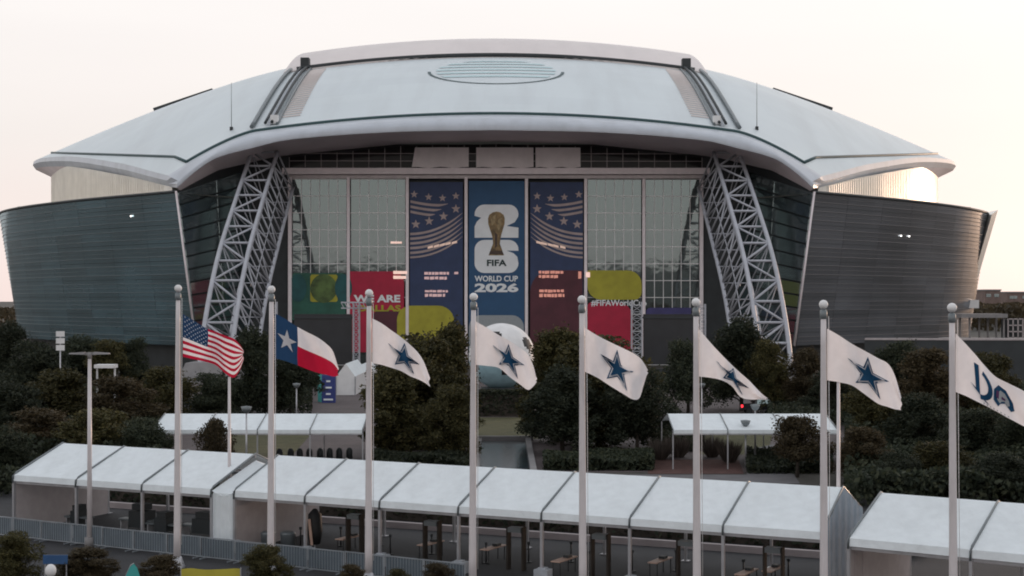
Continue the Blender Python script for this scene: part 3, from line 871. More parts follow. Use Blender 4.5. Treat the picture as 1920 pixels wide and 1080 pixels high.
block(rrect(745, 573, 852, 690, (26, 30, 0, 0)), M['ban_yellow'], .12)
block(rrect(994, 507, 1092, 690, (40, 0, 0, 0)), M['ban_maroon'], .04)
block(rrect(1101, 507, 1203, 562, (0, 26, 14, 26)), M['ban_yellow'], .02)
block(rrect(1101, 566, 1186, 690, (10, 30, 0, 0)), M['ban_red'], .02)
banner_text('#FIFAWorldCup', 1108, 562, 1212, 577, M['ban_white'], .12, .02)
block(rrect(1211, 577, 1296, 598, (8, 0, 0, 0)), M['ban_purple'], .02)
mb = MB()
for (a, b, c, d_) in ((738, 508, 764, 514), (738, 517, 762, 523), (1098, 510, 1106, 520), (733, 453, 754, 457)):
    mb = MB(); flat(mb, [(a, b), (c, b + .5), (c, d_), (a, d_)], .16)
    mb.build('painted_glow', M['lit'], ST)  # bright strips painted on as faintly glowing flat pieces

# ------------------------------------------------------------------ arch legs (box trusses)
AR = [(0.0, (240.0, -.5)), (.22, (245.5, 9.2)), (.47, (257.0, 20.9)), (.72, (273.0, 31.5)), (1.0, (293.0, 43.6))]
for sg in (-1, 1):
    leg = thing('arch', '', 'arch', S(sg * 47, 245, 0))
    del leg['label'], leg['category']
    leg.parent = ST; leg.location = S(sg * 47, 245, 0) - ST.location
    def ap(t, uo, back):
        d = smooth_interp([(a, b[0]) for a, b in AR], t); z = smooth_interp([(a, b[1]) for a, b in AR], t)
        d2 = smooth_interp([(a, b[0]) for a, b in AR], min(t + .02, 1)); z2 = smooth_interp([(a, b[1]) for a, b in AR], min(t + .02, 1))
        if t > .98:
            d2, z2 = d, z
            d0 = smooth_interp([(a, b[0]) for a, b in AR], .96); z0 = smooth_interp([(a, b[1]) for a, b in AR], .96)
            tx, tz = d2 - d0, z2 - z0
        else: tx, tz = d2 - d, z2 - z
        L = math.hypot(tx, tz); nx, nz = tz / L, -tx / L
        k = 9.5 - 1.5 * t
        return S(sg * (47 + uo - (2.6 * back)), d + nx * k * back, z + nz * k * back)
    NB = 13
    chord = {}
    for nm, (uo, bk) in {'fo': (2.6, 0), 'fi': (-2.6, 0), 'bo': (2.6, 1), 'bi': (-2.6, 1)}.items():
        mb = MB(); mb.tube([ap(k / 26, uo, bk) for k in range(27)], .42 if bk == 0 else .36, 6)
        mb.build('chord', M['truss'], leg)
    def face_(A, B, flip, r, braces=True):
        for k in range(NB + 1):
            t = k / NB; mb = MB(); mb.tube([ap(t, *A), ap(t, *B)], r, 5); mb.build('strut', M['truss'], leg)
            if k < NB and braces:
                t2 = (k + 1) / NB; a, b = (A, B) if (k + flip) % 2 else (B, A)
                mb = MB(); mb.tube([ap(t, *a), ap(t2, *b)], r * .9, 5); mb.build('brace', M['truss'], leg)
    face_((2.6, 0), (-2.6, 0), 0, .24)
    face_((-2.6, 0), (-2.6, 1), 1, .17)
    face_((2.6, 0), (2.6, 1), 0, .12)
    face_((2.6, 1), (-2.6, 1), 1, .11, False)
    for k in range(NB):           # intermediate posts of the side lattice
        mb = MB(); mb.tube([ap((k + .5) / NB, -2.6, 0), ap((k + .5) / NB, -2.6, 1)], .12, 5); mb.build('post', M['truss'], leg)
        mb = MB(); mb.tube([ap(k / NB, -2.6, .5), ap((k + 1) / NB, -2.6, .5)], .10, 5); mb.build('rail_bar', M['truss'], leg)
    mb = MB(); mb.hexa([S(sg * 47 - 5, 235, 0), S(sg * 47 + 5, 235, 0), S(sg * 47 + 5, 252, 0), S(sg * 47 - 5, 252, 0),
                        S(sg * 47 - 4, 237, 3.2), S(sg * 47 + 4, 237, 3.2), S(sg * 47 + 4, 250, 3.2), S(sg * 47 - 4, 250, 3.2)])
    mb.build('abutment', M['concrete'], leg)

# ------------------------------------------------------------------ plaza screens, ball, hedge
def screen(px0, px1, py0, towers, label):
    d = 252.0
    c = (gx(px0, d) + gx(px1, d)) / 2
    t = thing('event_screen', label, 'screen', c, 'black event screens in front of the glass doors')
    a, b = at(px0, py0, d), at(px1, py0, d)
    mb = MB(); mb.box(((a.x + b.x) / 2, d, (a.z + 1.5) / 2 + .75), (b.x - a.x, .5, a.z - 1.5)); mb.build('display', M['screen'], t)
    mb = MB(); mb.box(((a.x + b.x) / 2, d - .1, a.z + .15), (b.x - a.x + .3, .8, .3)); mb.build('top_frame', M['dark'], t)
    mb = MB(); mb.box(((a.x + b.x) / 2, d, .75), (b.x - a.x, 1.6, 1.5)); mb.build('stage_base', M['dark'], t)
    for (tx0, tx1, ty) in towers:
        x0, x1, zt = at(tx0, 0, d).x, at(tx1, 0, d).x, at(0, ty, d).z
        mb = MB()
        for x in (x0, x1):
            for y in (d - .7, d + .5): mb.bar((x, y, 0), (x, y, zt), .16)
        k = 0; z = 0.0
        while z < zt - 1:
            z2 = z + 1.15
            mb.bar((x0, d - .7, z), (x1, d - .7, z2), .09); mb.bar((x1, d - .7, z), (x0, d - .7, z2), .09); mb.bar((x0, d - .7, z2), (x1, d - .7, z2), .09)
            mb.bar((x0, d - .7, z), (x0, d + .5, z2), .09); mb.bar((x1, d - .7, z), (x1, d + .5, z2), .09)
            z = z2
        mb.build('truss_tower', M['truss'], t)
    return t
t = screen(552, 660, 597, ((663, 674, 568), (508, 519, 566)), 'black event screen under the green panel, between two lattice towers')
mb = MB(); p0, p1 = at(640, 567, 252), at(694, 590, 252)
mb.box(((p0.x + p1.x) / 2, 252, p0.z), (p1.x - p0.x, .9, .25)); mb.box(((p0.x + p1.x) / 2, 252, p0.z - 1.0), (p1.x - p0.x, .9, .2))
for k in range(8):
    xx = p0.x + (p1.x - p0.x) * k / 8; mb.bar((xx, 251.6, p0.z), (xx + .5, 251.6, p0.z - 1.0), .12)
mb.build('header_truss', M['truss'], t)
t = screen(1206, 1305, 597, ((1184, 1203, 566), (1308, 1322, 570)), 'black event screen under the violet strip, beside the red panel')

t = thing('giant_football', 'giant white inflatable football behind the hedge, partly hidden by the fourth flag', 'inflatable ball', gx(941, 176))
bc, br = at(941, 668, 176), 4.05
ico = bmesh.new(); bmesh.ops.create_icosphere(ico, subdivisions=1, radius=1.0)
dirs = [v.co.normalized() for v in ico.verts][:12]; ico.free()
BR = Vector((0, 0, 1)).rotation_difference(Vector((.80, -.50, .40))).to_matrix() @ Matrix.Rotation(1.1, 3, 'Z')
def ball_m(i, j):
    th_ = 2 * math.pi * i; ph = math.pi * j
    v = Vector((math.sin(ph) * math.cos(th_), math.sin(ph) * math.sin(th_), -math.cos(ph)))
    return 1 if max((BR @ q).dot(v) for q in dirs) > math.cos(.21) else (2 if v.z < -.12 else 0)
mb = MB()
mb.grid(lambda i, j: bc + br * Vector((math.sin(math.pi * (.001 + .998 * j)) * math.cos(2 * math.pi * i), math.sin(math.pi * (.001 + .998 * j)) * math.sin(2 * math.pi * i), -math.cos(math.pi * (.001 + .998 * j)))), 72, 40, ball_m)
mb.build('ball', [M['white'], M['black'], mat('shaded ball vinyl', (.30, .46, .52), .5)], t)  # lower part coloured bluish for the shade under the ball
mb = MB(); mb.tube([(bc.x, bc.y, 0), (bc.x, bc.y, 2.9)], 2.6, 20); mb.build('plinth', M['dark'], t)

# ------------------------------------------------------------------ leaves and trees
def leaves(mb, c, rad, n, size, rng, shell=.55):
    for _ in range(n):
        v = Vector((rng.gauss(0, 1), rng.gauss(0, 1), rng.gauss(0, 1))).normalized()
        r = shell + (1 - shell) * rng.random() ** .6
        p = Vector((c[0] + v.x * rad[0] * r, c[1] + v.y * rad[1] * r, c[2] + v.z * rad[2] * r))
        a = Vector((rng.gauss(0, 1), rng.gauss(0, 1), rng.gauss(0, .6))).normalized()
        b = a.cross(Vector((rng.gauss(0, 1), rng.gauss(0, 1), rng.gauss(0, 1)))).normalized()
        s_ = size * rng.uniform(.6, 1.35)
        mb.poly([p - a * s_, p + b * s_ * .55, p + a * s_, p - b * s_ * .55])
def make_tree(seed, h, w, base, leafm, n=19000, size=.175, lobes=64):
    rng = random.Random(seed)
    root = thing('tree', 'tree', 'tree', (0, 0, 0))
    tr = MB()
    th_ = h * .55
    tr.tube([(0, 0, -.1), (.05, .03, h * .2), (.12, -.05, th_), (.1, .05, h * .8)], [.26, .2, .14, .05], 7)
    L = []
    for k in range(lobes):
        a = rng.random() * 6.283; f = rng.random()
        zz = base + (h - base) * (.08 + .84 * f)
        env = math.sin(math.pi * min(1, .25 + .70 * f ** .85)) ** .6
        inner = k < lobes // 4
        rr = w / 2 * env * (rng.uniform(0, .35) if inner else rng.uniform(.45, .95))
        c = Vector((rr * math.cos(a), rr * math.sin(a), zz))
        q = w * (rng.uniform(.16, .22) if inner else rng.uniform(.07, .15))
        L.append((c, (q * rng.uniform(.8, 1.3), q * rng.uniform(.8, 1.3), q * rng.uniform(.6, .95))))
        if k % 3 == 0: tr.tube([(.08, 0, min(zz * .62, th_)), tuple(c * .55 + Vector((0, 0, zz * .38))), tuple(c)], [.09, .06, .025], 5)
    tr.build('trunk', M['bark'], root)
    cr = MB()
    tot = sum(r_[0] ** 2 for c, r_ in L)
    for c, r_ in L:
        leaves(cr, c, r_, int(n * r_[0] ** 2 / tot), size, rng, .35)
    for _ in range(n // 14):   # stray sprays that break the outline
        c, r_ = rng.choice(L)
        v = Vector((rng.gauss(0, 1), rng.gauss(0, 1), rng.gauss(0, 1))).normalized()
        leaves(cr, (c.x + v.x * r_[0] * 1.2, c.y + v.y * r_[1] * 1.2, c.z + v.z * r_[2] * 1.2), (.3, .3, .3), 3, size * .8, rng, .2)
    cr.build('crown', M[leafm], root)
    root['_h'] = h; root['_w'] = w
    return root
kinds = [make_tree(11, 10, 8.5, .5, 'leaf_olive'), make_tree(12, 10, 9, .7, 'leaf_dark'), make_tree(13, 10, 7, .3, 'leaf_olive', lobes=70),
         make_tree(14, 9, 9.5, .6, 'leaf_dark', lobes=60), make_tree(15, 10, 8, .4, 'leaf_brown'), make_tree(16, 7, 8, 2.4, 'leaf_brown', 8000, .17, 50)]
used = [False] * len(kinds)
def plant(px, topy, d, wpx, kind, label, name='tree', group=None):
    k = kinds[kind]
    h = H - (topy - HY) / F * d
    w = wpx / F * d
    if not used[kind]: o = k; used[kind] = True
    else: o = copy_tree(k)
    o.name = name
    o.location = gx(px, d)
    o.scale = (w / k['_w'], w / k['_w'], h / k['_h'])
    o.rotation_euler = (0, 0, R.uniform(0, 6.28))
    o['label'] = label
    if group: o['group'] = group
    return o
LG, RG, CG = 'trees massed at the lower left of the stadium', 'trees massed at the lower right of the stadium', 'tall trees flanking the central axis'
trees = [
    (18, 606, 205, 110, 1, 'dark tree at the far left edge, below the foot of the glass wall', LG),
    (70, 640, 175, 150, 3, 'dark round tree beside the left edge, under the teal glass wall', LG),
    (150, 632, 195, 130, 1, 'dark tree just left of the double lamp post top', LG),
    (205, 640, 190, 100, 0, 'olive tree just right of the double lamp post top', LG),
    (250, 634, 192, 80, 3, 'small pointed dark tree against the bottom of the teal glass wall', LG),
    (310, 690, 152, 130, 0, 'olive tree behind the first flagpole, left of the striped flag', LG),
    (110, 695, 142, 170, 0, 'broad olive tree in the middle of the left mass', LG),
    (225, 705, 138, 160, 4, 'bronze tinged tree right of the double lamp post', LG),
    (20, 720, 130, 150, 1, 'dark tree filling the left edge above the first tent', LG),
    (80, 765, 118, 160, 4, 'bronze tree directly behind the ridge of the first tent', LG),
    (185, 770, 114, 170, 0, 'olive tree behind the double lamp post, above the first tent', LG),
    (270, 785, 112, 120, 3, 'dark tree at the left end of the low rear canopy', LG),
    (5, 800, 104, 130, 3, 'dark tree at the left edge beside the first tent gable', LG),
    (400, 700, 158, 110, 3, 'dark tree below the tail of the striped flag', LG),
    (470, 618, 165, 120, 1, 'tall dark tree between the striped flag and the lone star flag', LG),
    (545, 660, 168, 120, 3, 'dark tree behind the lone star flag', LG),
    (402, 792, 103, 86, 5, 'low spreading tree in front of the left rear canopy', LG),
    (842, 596, 138, 125, 2, 'tall narrow olive tree right behind the fourth flagpole', CG),
    (785, 632, 131, 195, 0, 'broad olive tree behind the tip of the third flag', CG),
    (733, 680, 124, 140, 2, 'olive tree beside the third flagpole, nearest the tent ridge', CG),
    (845, 725, 121, 125, 0, 'lower olive tree just left of the fourth flagpole', CG),
    (1045, 608, 138, 150, 2, 'tall olive tree left of the fifth flagpole, below the maroon panel', CG),
    (1125, 635, 132, 235, 0, 'broad olive tree behind the fifth flag', CG),
    (1055, 690, 126, 165, 1, 'dark tree left of the fifth flagpole above the tent', CG),
    (1195, 690, 126, 155, 3, 'dark rounded tree between the fifth and sixth flagpoles', CG),
    (1390, 598, 176, 150, 1, 'tall dark tree behind the sixth flag', RG),
    (1290, 638, 172, 130, 3, 'dark tree behind the sixth flagpole', RG),
    (1440, 640, 172, 90, 0, 'olive tree at the foot of the right arch leg', RG),
    (1510, 652, 170, 90, 4, 'bronze tree left of the seventh flagpole', RG),
    (1560, 690, 160, 110, 1, 'dark tree behind the seventh flagpole', RG),
    (1680, 640, 158, 130, 3, 'dark tree beneath the top of the parking deck wall', RG),
    (1740, 652, 152, 150, 4, 'bronze topped tree left of the eighth flagpole', RG),
    (1850, 665, 150, 150, 0, 'olive tree behind the eighth flag', RG),
    (1640, 715, 128, 140, 0, 'olive tree below the tip of the seventh flag', RG),
    (1725, 740, 122, 160, 1, 'dark tree left of the eighth flagpole at mid height', RG),
    (1835, 765, 114, 170, 3, 'dark tree just under the eighth flag', RG),
    (1915, 770, 110, 130, 1, 'dark tree at the right edge of the frame', RG),
    (1620, 800, 106, 120, 4, 'bronze tree right of the slim pole by the seventh flagpole', RG),
    (1760, 830, 99, 150, 0, 'olive tree behind the ridge of the right tent, by the eighth pole', RG),
    (1880, 850, 96, 150, 1, 'dark tree behind the right tent at the frame edge', RG),
    (1685, 850, 97, 120, 3, 'dark tree behind the left end of the right tent', RG),
    (1495, 786, 110, 130, 5, 'small bronze tree on a thin trunk in front of the right rear canopy', RG),
]
for a in trees: plant(*a[:5], a[5], group=a[6])
bushes = [(25, 1000, 69, 110, 0, 'dark bush in the bottom left corner'), (165, 1026, 68.5, 120, 4, 'bronze bush below the double lamp post'),
          (302, 1040, 68, 90, 4, 'bronze bush at the foot of the first flagpole'), (497, 1024, 68, 96, 0, 'olive bush at the foot of the second flagpole'),
          (660, 1058, 66.5, 60, 4, 'small bush left of the third flagpole base'), (822, 1056, 66, 76, 4, 'small bush between the third and fourth flagpoles'),
          (745, 1068, 65.5, 60, 0, 'tiny olive bush at the bottom right of the third flagpole')]
for px, ty, d, w, kd, lb in bushes: 
    o = plant(px, ty, d, w, kd, lb, 'bush', 'bushes along the bottom edge'); o['category'] = 'bush'

def hedge(name, label, a, b, depth, h, n, leafm='leaf_dark', size=.2, seed=3, cat='hedge'):
    rng = random.Random(seed); a, b = Vector(a), Vector(b)
    root = thing(name, label, cat, (a + b) / 2)
    mb = MB(); ax = (b - a).normalized(); pr = Vector((-ax.y, ax.x, 0))
    mb.box((a + b) / 2 + Vector((0, 0, h * .42)), ((b - a).length * .98, depth * .7, h * .84), 0, (ax, pr, Vector((0, 0, 1))))
    mb.build('core', M['bark'], root)
    mb = MB()
    for _ in range(n):
        p = a.lerp(b, rng.random()) + pr * rng.uniform(-depth / 2, depth / 2)
        p.z = h * (1 - rng.random() ** 1.5 * .95)
        u = Vector((rng.gauss(0, 1), rng.gauss(0, 1), rng.gauss(0, 1))).normalized(); v = u.cross(Vector((rng.gauss(0, 1), rng.gauss(0, 1), rng.gauss(0, 1)))).normalized()
        s_ = size * rng.uniform(.6, 1.3)
        mb.poly([p - u * s_, p + v * s_ * .6, p + u * s_, p - v * s_ * .6])
    mb.build('foliage', M[leafm], root)
    return root
hedge('hedge', 'dark clipped hedge below the giant football on the central axis', gx(890, 168), gx(1000, 168), 2.2, 3.0, 4000)
hedge('hedge', 'long low dark hedge behind the kerb, seen through the tents', (-29, 98.6, 0), (22, 76.4, 0), 1.6, 1.3, 9000, 'leaf_dark', .2, 5)
rng = random.Random(77)
def undergrowth(poly_px, n, hmax):
    mb = MB()
    for _ in range(n):
        (x0, x1), (d0, d1) = poly_px
        d = d0 + (d1 - d0) * rng.random(); px = rng.uniform(x0, x1)
        p = gx(px, d)
        hh = hmax * (.45 + .55 * noise.noise(Vector((p.x * .22, p.y * .22, 3.1))) + .25)
        p.z = max(.05, hh * (1 - rng.random() ** 1.6))
        u = Vector((rng.gauss(0, 1), rng.gauss(0, 1), rng.gauss(0, 1))).normalized(); v = u.cross(Vector((rng.gauss(0, 1), rng.gauss(0, 1), rng.gauss(0, 1)))).normalized()
        s_ = .21 * rng.uniform(.6, 1.3); mb.poly([p - u * s_, p + v * s_ * .6, p + u * s_, p - v * s_ * .6])
    return stuff(mb.build('undergrowth', M['leaf_dark']))
undergrowth(((-60, 300), (99, 205)), 60000, 3.0)
undergrowth(((1585, 1990), (93, 205)), 70000, 2.8)
undergrowth(((1440, 1600), (150, 200)), 9000, 2.6)
undergrowth(((1020, 1225), (114, 121)), 9000, 1.3)
undergrowth(((700, 885), (113, 119)), 9000, 1.3)
undergrowth(((1225, 1320), (128, 150)), 6000, 1.5)
undergrowth(((1400, 1560), (112, 124)), 7000, 1.4)
undergrowth(((380, 585), (166, 215)), 12000, 2.6)
# ornamental grasses in the mulch bed
rng = random.Random(21)
for i, (px, d, lab) in enumerate(((1238, 122, 'grey tuft of ornamental grass, leftmost in the mulch bed'), (1272, 124, 'grey tuft of ornamental grass left of the sixth flagpole'),
                             (1335, 124, 'grey tuft of ornamental grass right of the sixth flagpole'), (1368, 120, 'grey tuft of ornamental grass at the right end of the mulch bed'))):
    mb = MB(); c = gx(px, d)
    for _ in range(500):
        a = rng.random() * 6.28; r_ = rng.random() ** .5 * 1.0; hh = rng.uniform(.8, 2.0)
        p = c + Vector((math.cos(a) * r_ * .4, math.sin(a) * r_ * .4, 0)); q = c + Vector((math.cos(a) * r_ * 1.3, math.sin(a) * r_ * 1.3, hh))
        w_ = Vector((.05, 0, 0)); mb.poly([p - w_, p + w_, q])
    o = mb.build('ornamental_grass', M['leaf_grey'], None, c); tag(o, lab, 'grass tuft', 'ornamental grasses in the mulch bed')

# far woods and skyline
rng = random.Random(5)
mb = MB()
for k in range(9000):
    side_ = 1 if rng.random() < .72 else -1
    d = rng.uniform(620, 900)
    px = rng.uniform(1790, 2150) if side_ > 0 else rng.uniform(-200, 30)
    base_h = 9.5 + 2.5 * noise.noise(Vector((px * .02, d * .01, 0))) + (1.5 if side_ > 0 else -1)
    p = gx(px, d); p.z = base_h * (1 - rng.random() ** 2)
    u = Vector((rng.gauss(0, 1), rng.gauss(0, .5), rng.gauss(0, 1))).normalized(); v = u.cross(Vector((rng.gauss(0, 1), rng.gauss(0, 1), rng.gauss(0, 1)))).normalized()
    s_ = rng.uniform(.8, 1.8); mb.poly([p - u * s_, p + v * s_ * .7, p + u * s_, p - v * s_ * .7])
stuff(mb.build('distant_woods', M['leaf_brown']))
def far_building(px0, px1, py0, d, label, depth=30):
    a = at(px0, py0, d); b = at(px1, py0, d)
    c = Vector(((a.x + b.x) / 2, d, 0))
    t = thing('far_building', label, 'building', c, 'low buildings on the far right skyline')
    mb = MB(); mb.box((c.x, d + depth / 2, a.z / 2), (b.x - a.x, depth, a.z)); mb.build('walls', M['brick'], t)
    mb = MB(); mb.box((c.x, d + depth / 2, a.z + .4), (b.x - a.x + 1, depth + 1, .8)); mb.build('roof', M['concrete'], t)
    n = max(2, int((b.x - a.x) / 7))
    for k in range(n):
        mb = MB(); mb.box((a.x + (b.x - a.x) * (k + .5) / n, d - .1, a.z - 3), ((b.x - a.x) / n * .6, .3, 2)); mb.build('window', M['recess_glass'], t)
far_building(1846, 1876, 545, 900, 'low brown building on the skyline just right of the stadium')
far_building(1888, 1960, 549, 950, 'long flat building on the skyline at the right frame edge')

# parking deck wall and drop-off canopy on the right
t = thing('deck_wall', 'long dark wall at the right, below the small canopy', 'wall', gx(1770, 235))
mb = MB(); a, b = gx(1622, 238), gx(1990, 228); mb.bar(a + Vector((0, 0, 3.4)), b + Vector((0, 0, 3.6)), 1.2, 7.2); mb.build('wall_face', M['dark'], t)
mb = MB(); mb.bar(a + Vector((0, 0, 7.1)), b + Vector((0, 0, 7.3)), 1.5, .3); mb.build('coping', M['mull_pink'], t)
t = thing('dropoff_canopy', 'small flat roofed canopy with columns above the dark wall at the right', 'canopy', gx(1840, 250))
zc0, zc1 = at(0, 592, 250).z, at(0, 634, 250).z
mb = MB(); x0, x1 = gx(1798, 250).x, gx(1884, 250).x
mb.box(((x0 + x1) / 2, 252, zc0), (x1 - x0, 7, .7)); mb.build('roof', M['concrete'], t)
mb = MB(); mb.box(((x0 + x1) / 2, 253, zc1 / 2), (x1 - x0 + 3, 8, zc1)); mb.build('deck', M['concrete'], t)
for px in (1800, 1818, 1836, 1852, 1868, 1882):
    mb = MB(); q = gx(px, 250 if px % 4 else 254); mb.bar((q.x, q.y, zc1), (q.x, q.y, zc0 - .3), .28); mb.build('column', M['concrete'], t)
t = thing('kiosk', 'pale kiosk with lattice frame on the deck at the right frame edge', 'kiosk', gx(1905, 252))
x0, x1 = gx(1890, 252).x, gx(1918, 252).x
mb = MB(); mb.box(((x0 + x1) / 2, 254, (zc1 + 3.2) / 2), (x1 - x0, 3, zc1 + 3.2)); mb.build('body', M['dark'], t)
mb = MB()
for k in range(4): mb.bar((x0 + (x1 - x0) * k / 3, 252, 0), (x0 + (x1 - x0) * k / 3, 252, zc1 + 3.4), .2)
for k in range(4): mb.bar((x0, 252, zc1 + k * 1.1), (x1, 252, zc1 + k * 1.1), .2)
mb.build('frame', M['mull_pink'], t)

# ------------------------------------------------------------------ plaza furniture
def plaza_lamp(px, topy, d, label, head=True):
    b = gx(px, d); zt = H - (topy - HY) / F * d
    t = thing('plaza_lamp', label, 'lamp post', b, 'lamp posts on the plaza')
    mb = MB(); mb.tube([(b.x, d, 0), (b.x, d, zt)], [.09, .06], 6); mb.build('post', M['tent_frame'], t)
    mb = MB(); mb.tube([(b.x, d, zt), (b.x, d, zt + .18), (b.x, d, zt + .5), (b.x, d, zt + .55)], [.1, .3, .42, .05], 8); mb.build('lantern', M['mull'], t)
plaza_lamp(462, 775, 108, 'lamp post rising through the left rear canopy')
plaza_lamp(556, 728, 150, 'lamp post on the path left of the blue sign')
plaza_lamp(1398, 800, 116, 'lamp post at the right end of the mulch bed')
plaza_lamp(1316, 728, 158, 'lamp post beside the sixth flagpole')
plaza_lamp(1416, 770, 120, 'lamp post behind the right rear canopy near its right end')

b = gx(611, 190); t = thing('sign_totem', 'tall violet and teal sign totem below the lone star flag', 'sign', b)
x0, x1, x2 = at(592, 0, 190).x, at(604, 0, 190).x, at(629, 0, 190).x; zt = at(0, 703, 190).z
mb = MB(); mb.box(((x1 + x2) / 2, 190, zt / 2), (x2 - x1, .9, zt)); mb.build('face', M['sign_purple'], t)
mb = MB(); mb.hexa([(x0, 192, 0), (x1, 190, 0), (x1, 190.4, 0), (x0, 192.4, 0), (x0, 192, zt), (x1, 190, zt), (x1, 190.4, zt), (x0, 192.4, zt)]); mb.build('side_face', M['teal'], t)
mb = MB()
for k, (yy, w_) in enumerate(((.78, .3), (.55, .5), (.32, .35), (.12, .7))): mb.box(((x1 + x2) / 2, 189.5, zt * yy), ((x2 - x1) * w_, .06, .22))
mb.build('print', M['ban_white'], t)

def marquee(px0, px1, d, ey, ry, label, bays=3):
    b = gx((px0 + px1) / 2, d); t = thing('marquee', label, 'marquee', b, 'white marquees along the plaza path')
    x0, x1 = gx(px0, d).x, gx(px1, d).x; ze, zr = at(0, ey, d).z, at(0, ry, d).z
    L = 16
    mb = MB()
    mb.poly([(x0, d, ze), (x0, d + L, ze), ((x0 + x1) / 2, d + L, zr), ((x0 + x1) / 2, d, zr)]); mb.poly([(x1, d, ze), (x1, d + L, ze), ((x0 + x1) / 2, d + L, zr), ((x0 + x1) / 2, d, zr)])
    mb.build('roof', M['tent'], t)
    mb = MB(); mb.poly([(x0, d, 0), (x1, d, 0), (x1, d, ze), ((x0 + x1) / 2, d, zr), (x0, d, ze)]); mb.poly([(x0, d, 0), (x0, d + L, 0), (x0, d + L, ze), (x0, d, ze)])
    mb.poly([(x1, d, 0), (x1, d + L, 0), (x1, d + L, ze), (x1, d, ze)]); mb.build('wall', M['white'], t)
    for x in (x0, x1):
        mb = MB(); mb.bar((x, d - .08, 0), (x, d - .08, ze), .15); mb.build('leg', M['tent_frame'], t)
marquee(630, 666, 205, 706, 682, 'white marquee with pitched roof beside the blue sign totem')
marquee(662, 690, 222, 700, 684, 'second white marquee further up the path near the lattice tower')

# rear canopies
def rear_canopy(px0, px1, label, bays):
    d0 = 115.0
    x0, x1 = gx(px0, d0).x, gx(px1, d0).x
    t = thing('rear_canopy', label, 'canopy', ((x0 + x1) / 2, d0, 0), 'low white canopies behind the tents')
    for k in range(bays):
        a, b = x0 + (x1 - x0) * k / bays + .03, x0 + (x1 - x0) * (k + 1) / bays - .03
        mb = MB()
        mb.grid(lambda i, j: Vector((a + (b - a) * i, d0 + 4.4 * j, 3.15 + .95 * j - .05 * math.sin(math.pi * i) * math.sin(math.pi * j))), 4, 4)
        mb.grid(lambda i, j: Vector((a + (b - a) * i, d0 - .02, 2.85 + .3 * j)), 1, 1, sm=False)
        mb.grid(lambda i, j: Vector((a + (b - a) * i, d0 + 8.8 - 4.4 * j, 3.15 + .95 * j)), 2, 2)
        mb.build('roof_panel', M['tent'], t)
    for k in range(bays + 1):
        x = x0 + (x1 - x0) * k / bays
        for y in (d0 + .05, d0 + 8.7):
            mb = MB(); mb.bar((x, y, 0), (x, y, 3.1), .1); mb.build('leg', M['tent_frame'], t)
        mb = MB(); mb.tube([(x, d0 - .03, 2.9), (x, d0 - .02, 3.2), (x, d0 + 4.4, 4.14)], .045, 5); mb.build('rafter', M['mull'], t)
    mb = MB(); mb.bar((x0, d0 + .05, 2.8), (x1, d0 + .05, 2.8), .1); mb.build('eave_beam', M['tent_frame'], t)
rear_canopy(285, 680, 'low white canopy behind the tents on the left, cut by the second flagpole', 4)
rear_canopy(1262, 1570, 'low white canopy behind the tents on the right, cut by the sixth flagpole', 3)

# row of dark rounded bollards
bo = None
for k, px in enumerate((508, 524, 545, 562, 580, 600, 618, 636, 655)):
    c = gx(px, 121 + .1 * k)
    if bo is None:
        bo = thing('bollard', '', 'bollard', c, 'dark bollards in a row behind the tent ridge')
        mb = MB(); mb.tube([c, c + Vector((0, 0, .75)), c + Vector((0, 0, .95)), c + Vector((0, 0, 1.05))], [.27, .27, .2, .06], 8); mb.build('post', M['dark'], bo)
        mb = MB(); mb.tube([c, c + Vector((0, 0, .08))], .36, 8); mb.build('base', M['mull'], bo); o = bo
    else: o = copy_tree(bo); o.location = c
    o['label'] = 'dark rounded bollard in the row above the tent ridge, ' + ('left end of the row', 'second from the left', 'third from the left', 'fourth from the left', 'middle of the row', 'fourth from the right', 'third from the right', 'second from the right', 'right end of the row')[k]

# dark pick-up with a lit tail lamp
c = gx(1428, 171); t = thing('parked_car', 'black pick-up with a lit red tail lamp behind the right rear canopy', 'car', c)
prof = [(-2.5, .55), (-2.5, 1.15), (-1.0, 1.2), (-.8, 1.85), (.7, 1.88), (1.25, 1.25), (2.4, 1.1), (2.5, .55)]
mb = MB()
for s_ in (-1, 1):
    pts = [(c.x + x, c.y + s_ * .92 * (.86 if z > 1.5 else 1), z) for x, z in prof]; mb.poly(pts if s_ < 0 else pts[::-1])
for (a, b) in zip(prof, prof[1:] + prof[:1]):
    ka, kb_ = [.92 * (.86 if q[1] > 1.5 else 1) for q in (a, b)]
    mb.poly([(c.x + a[0], c.y - ka, a[1]), (c.x + a[0], c.y + ka, a[1]), (c.x + b[0], c.y + kb_, b[1]), (c.x + b[0], c.y - kb_, b[1])])
mb.build('body', M['car'], t)
mb = MB(); mb.poly([(c.x - .7, c.y - .93, 1.25), (c.x + .95, c.y - .93, 1.28), (c.x + .6, c.y - .83, 1.78), (c.x - .62, c.y - .83, 1.76)]); mb.build('side_window', M['recess_glass'], t)
for x in (-1.6, 1.6):
    for y in (-.85, .85):
        mb = MB(); mb.tube([(c.x + x, c.y + y - .12, .38), (c.x + x, c.y + y + .12, .38)], .38, 12); mb.build('wheel', M['black'], t)
mb = MB(); mb.box((c.x - 2.45, c.y - .85, 1.0), (.2, .24, .3)); mb.build('tail_light', M['tail'], t)

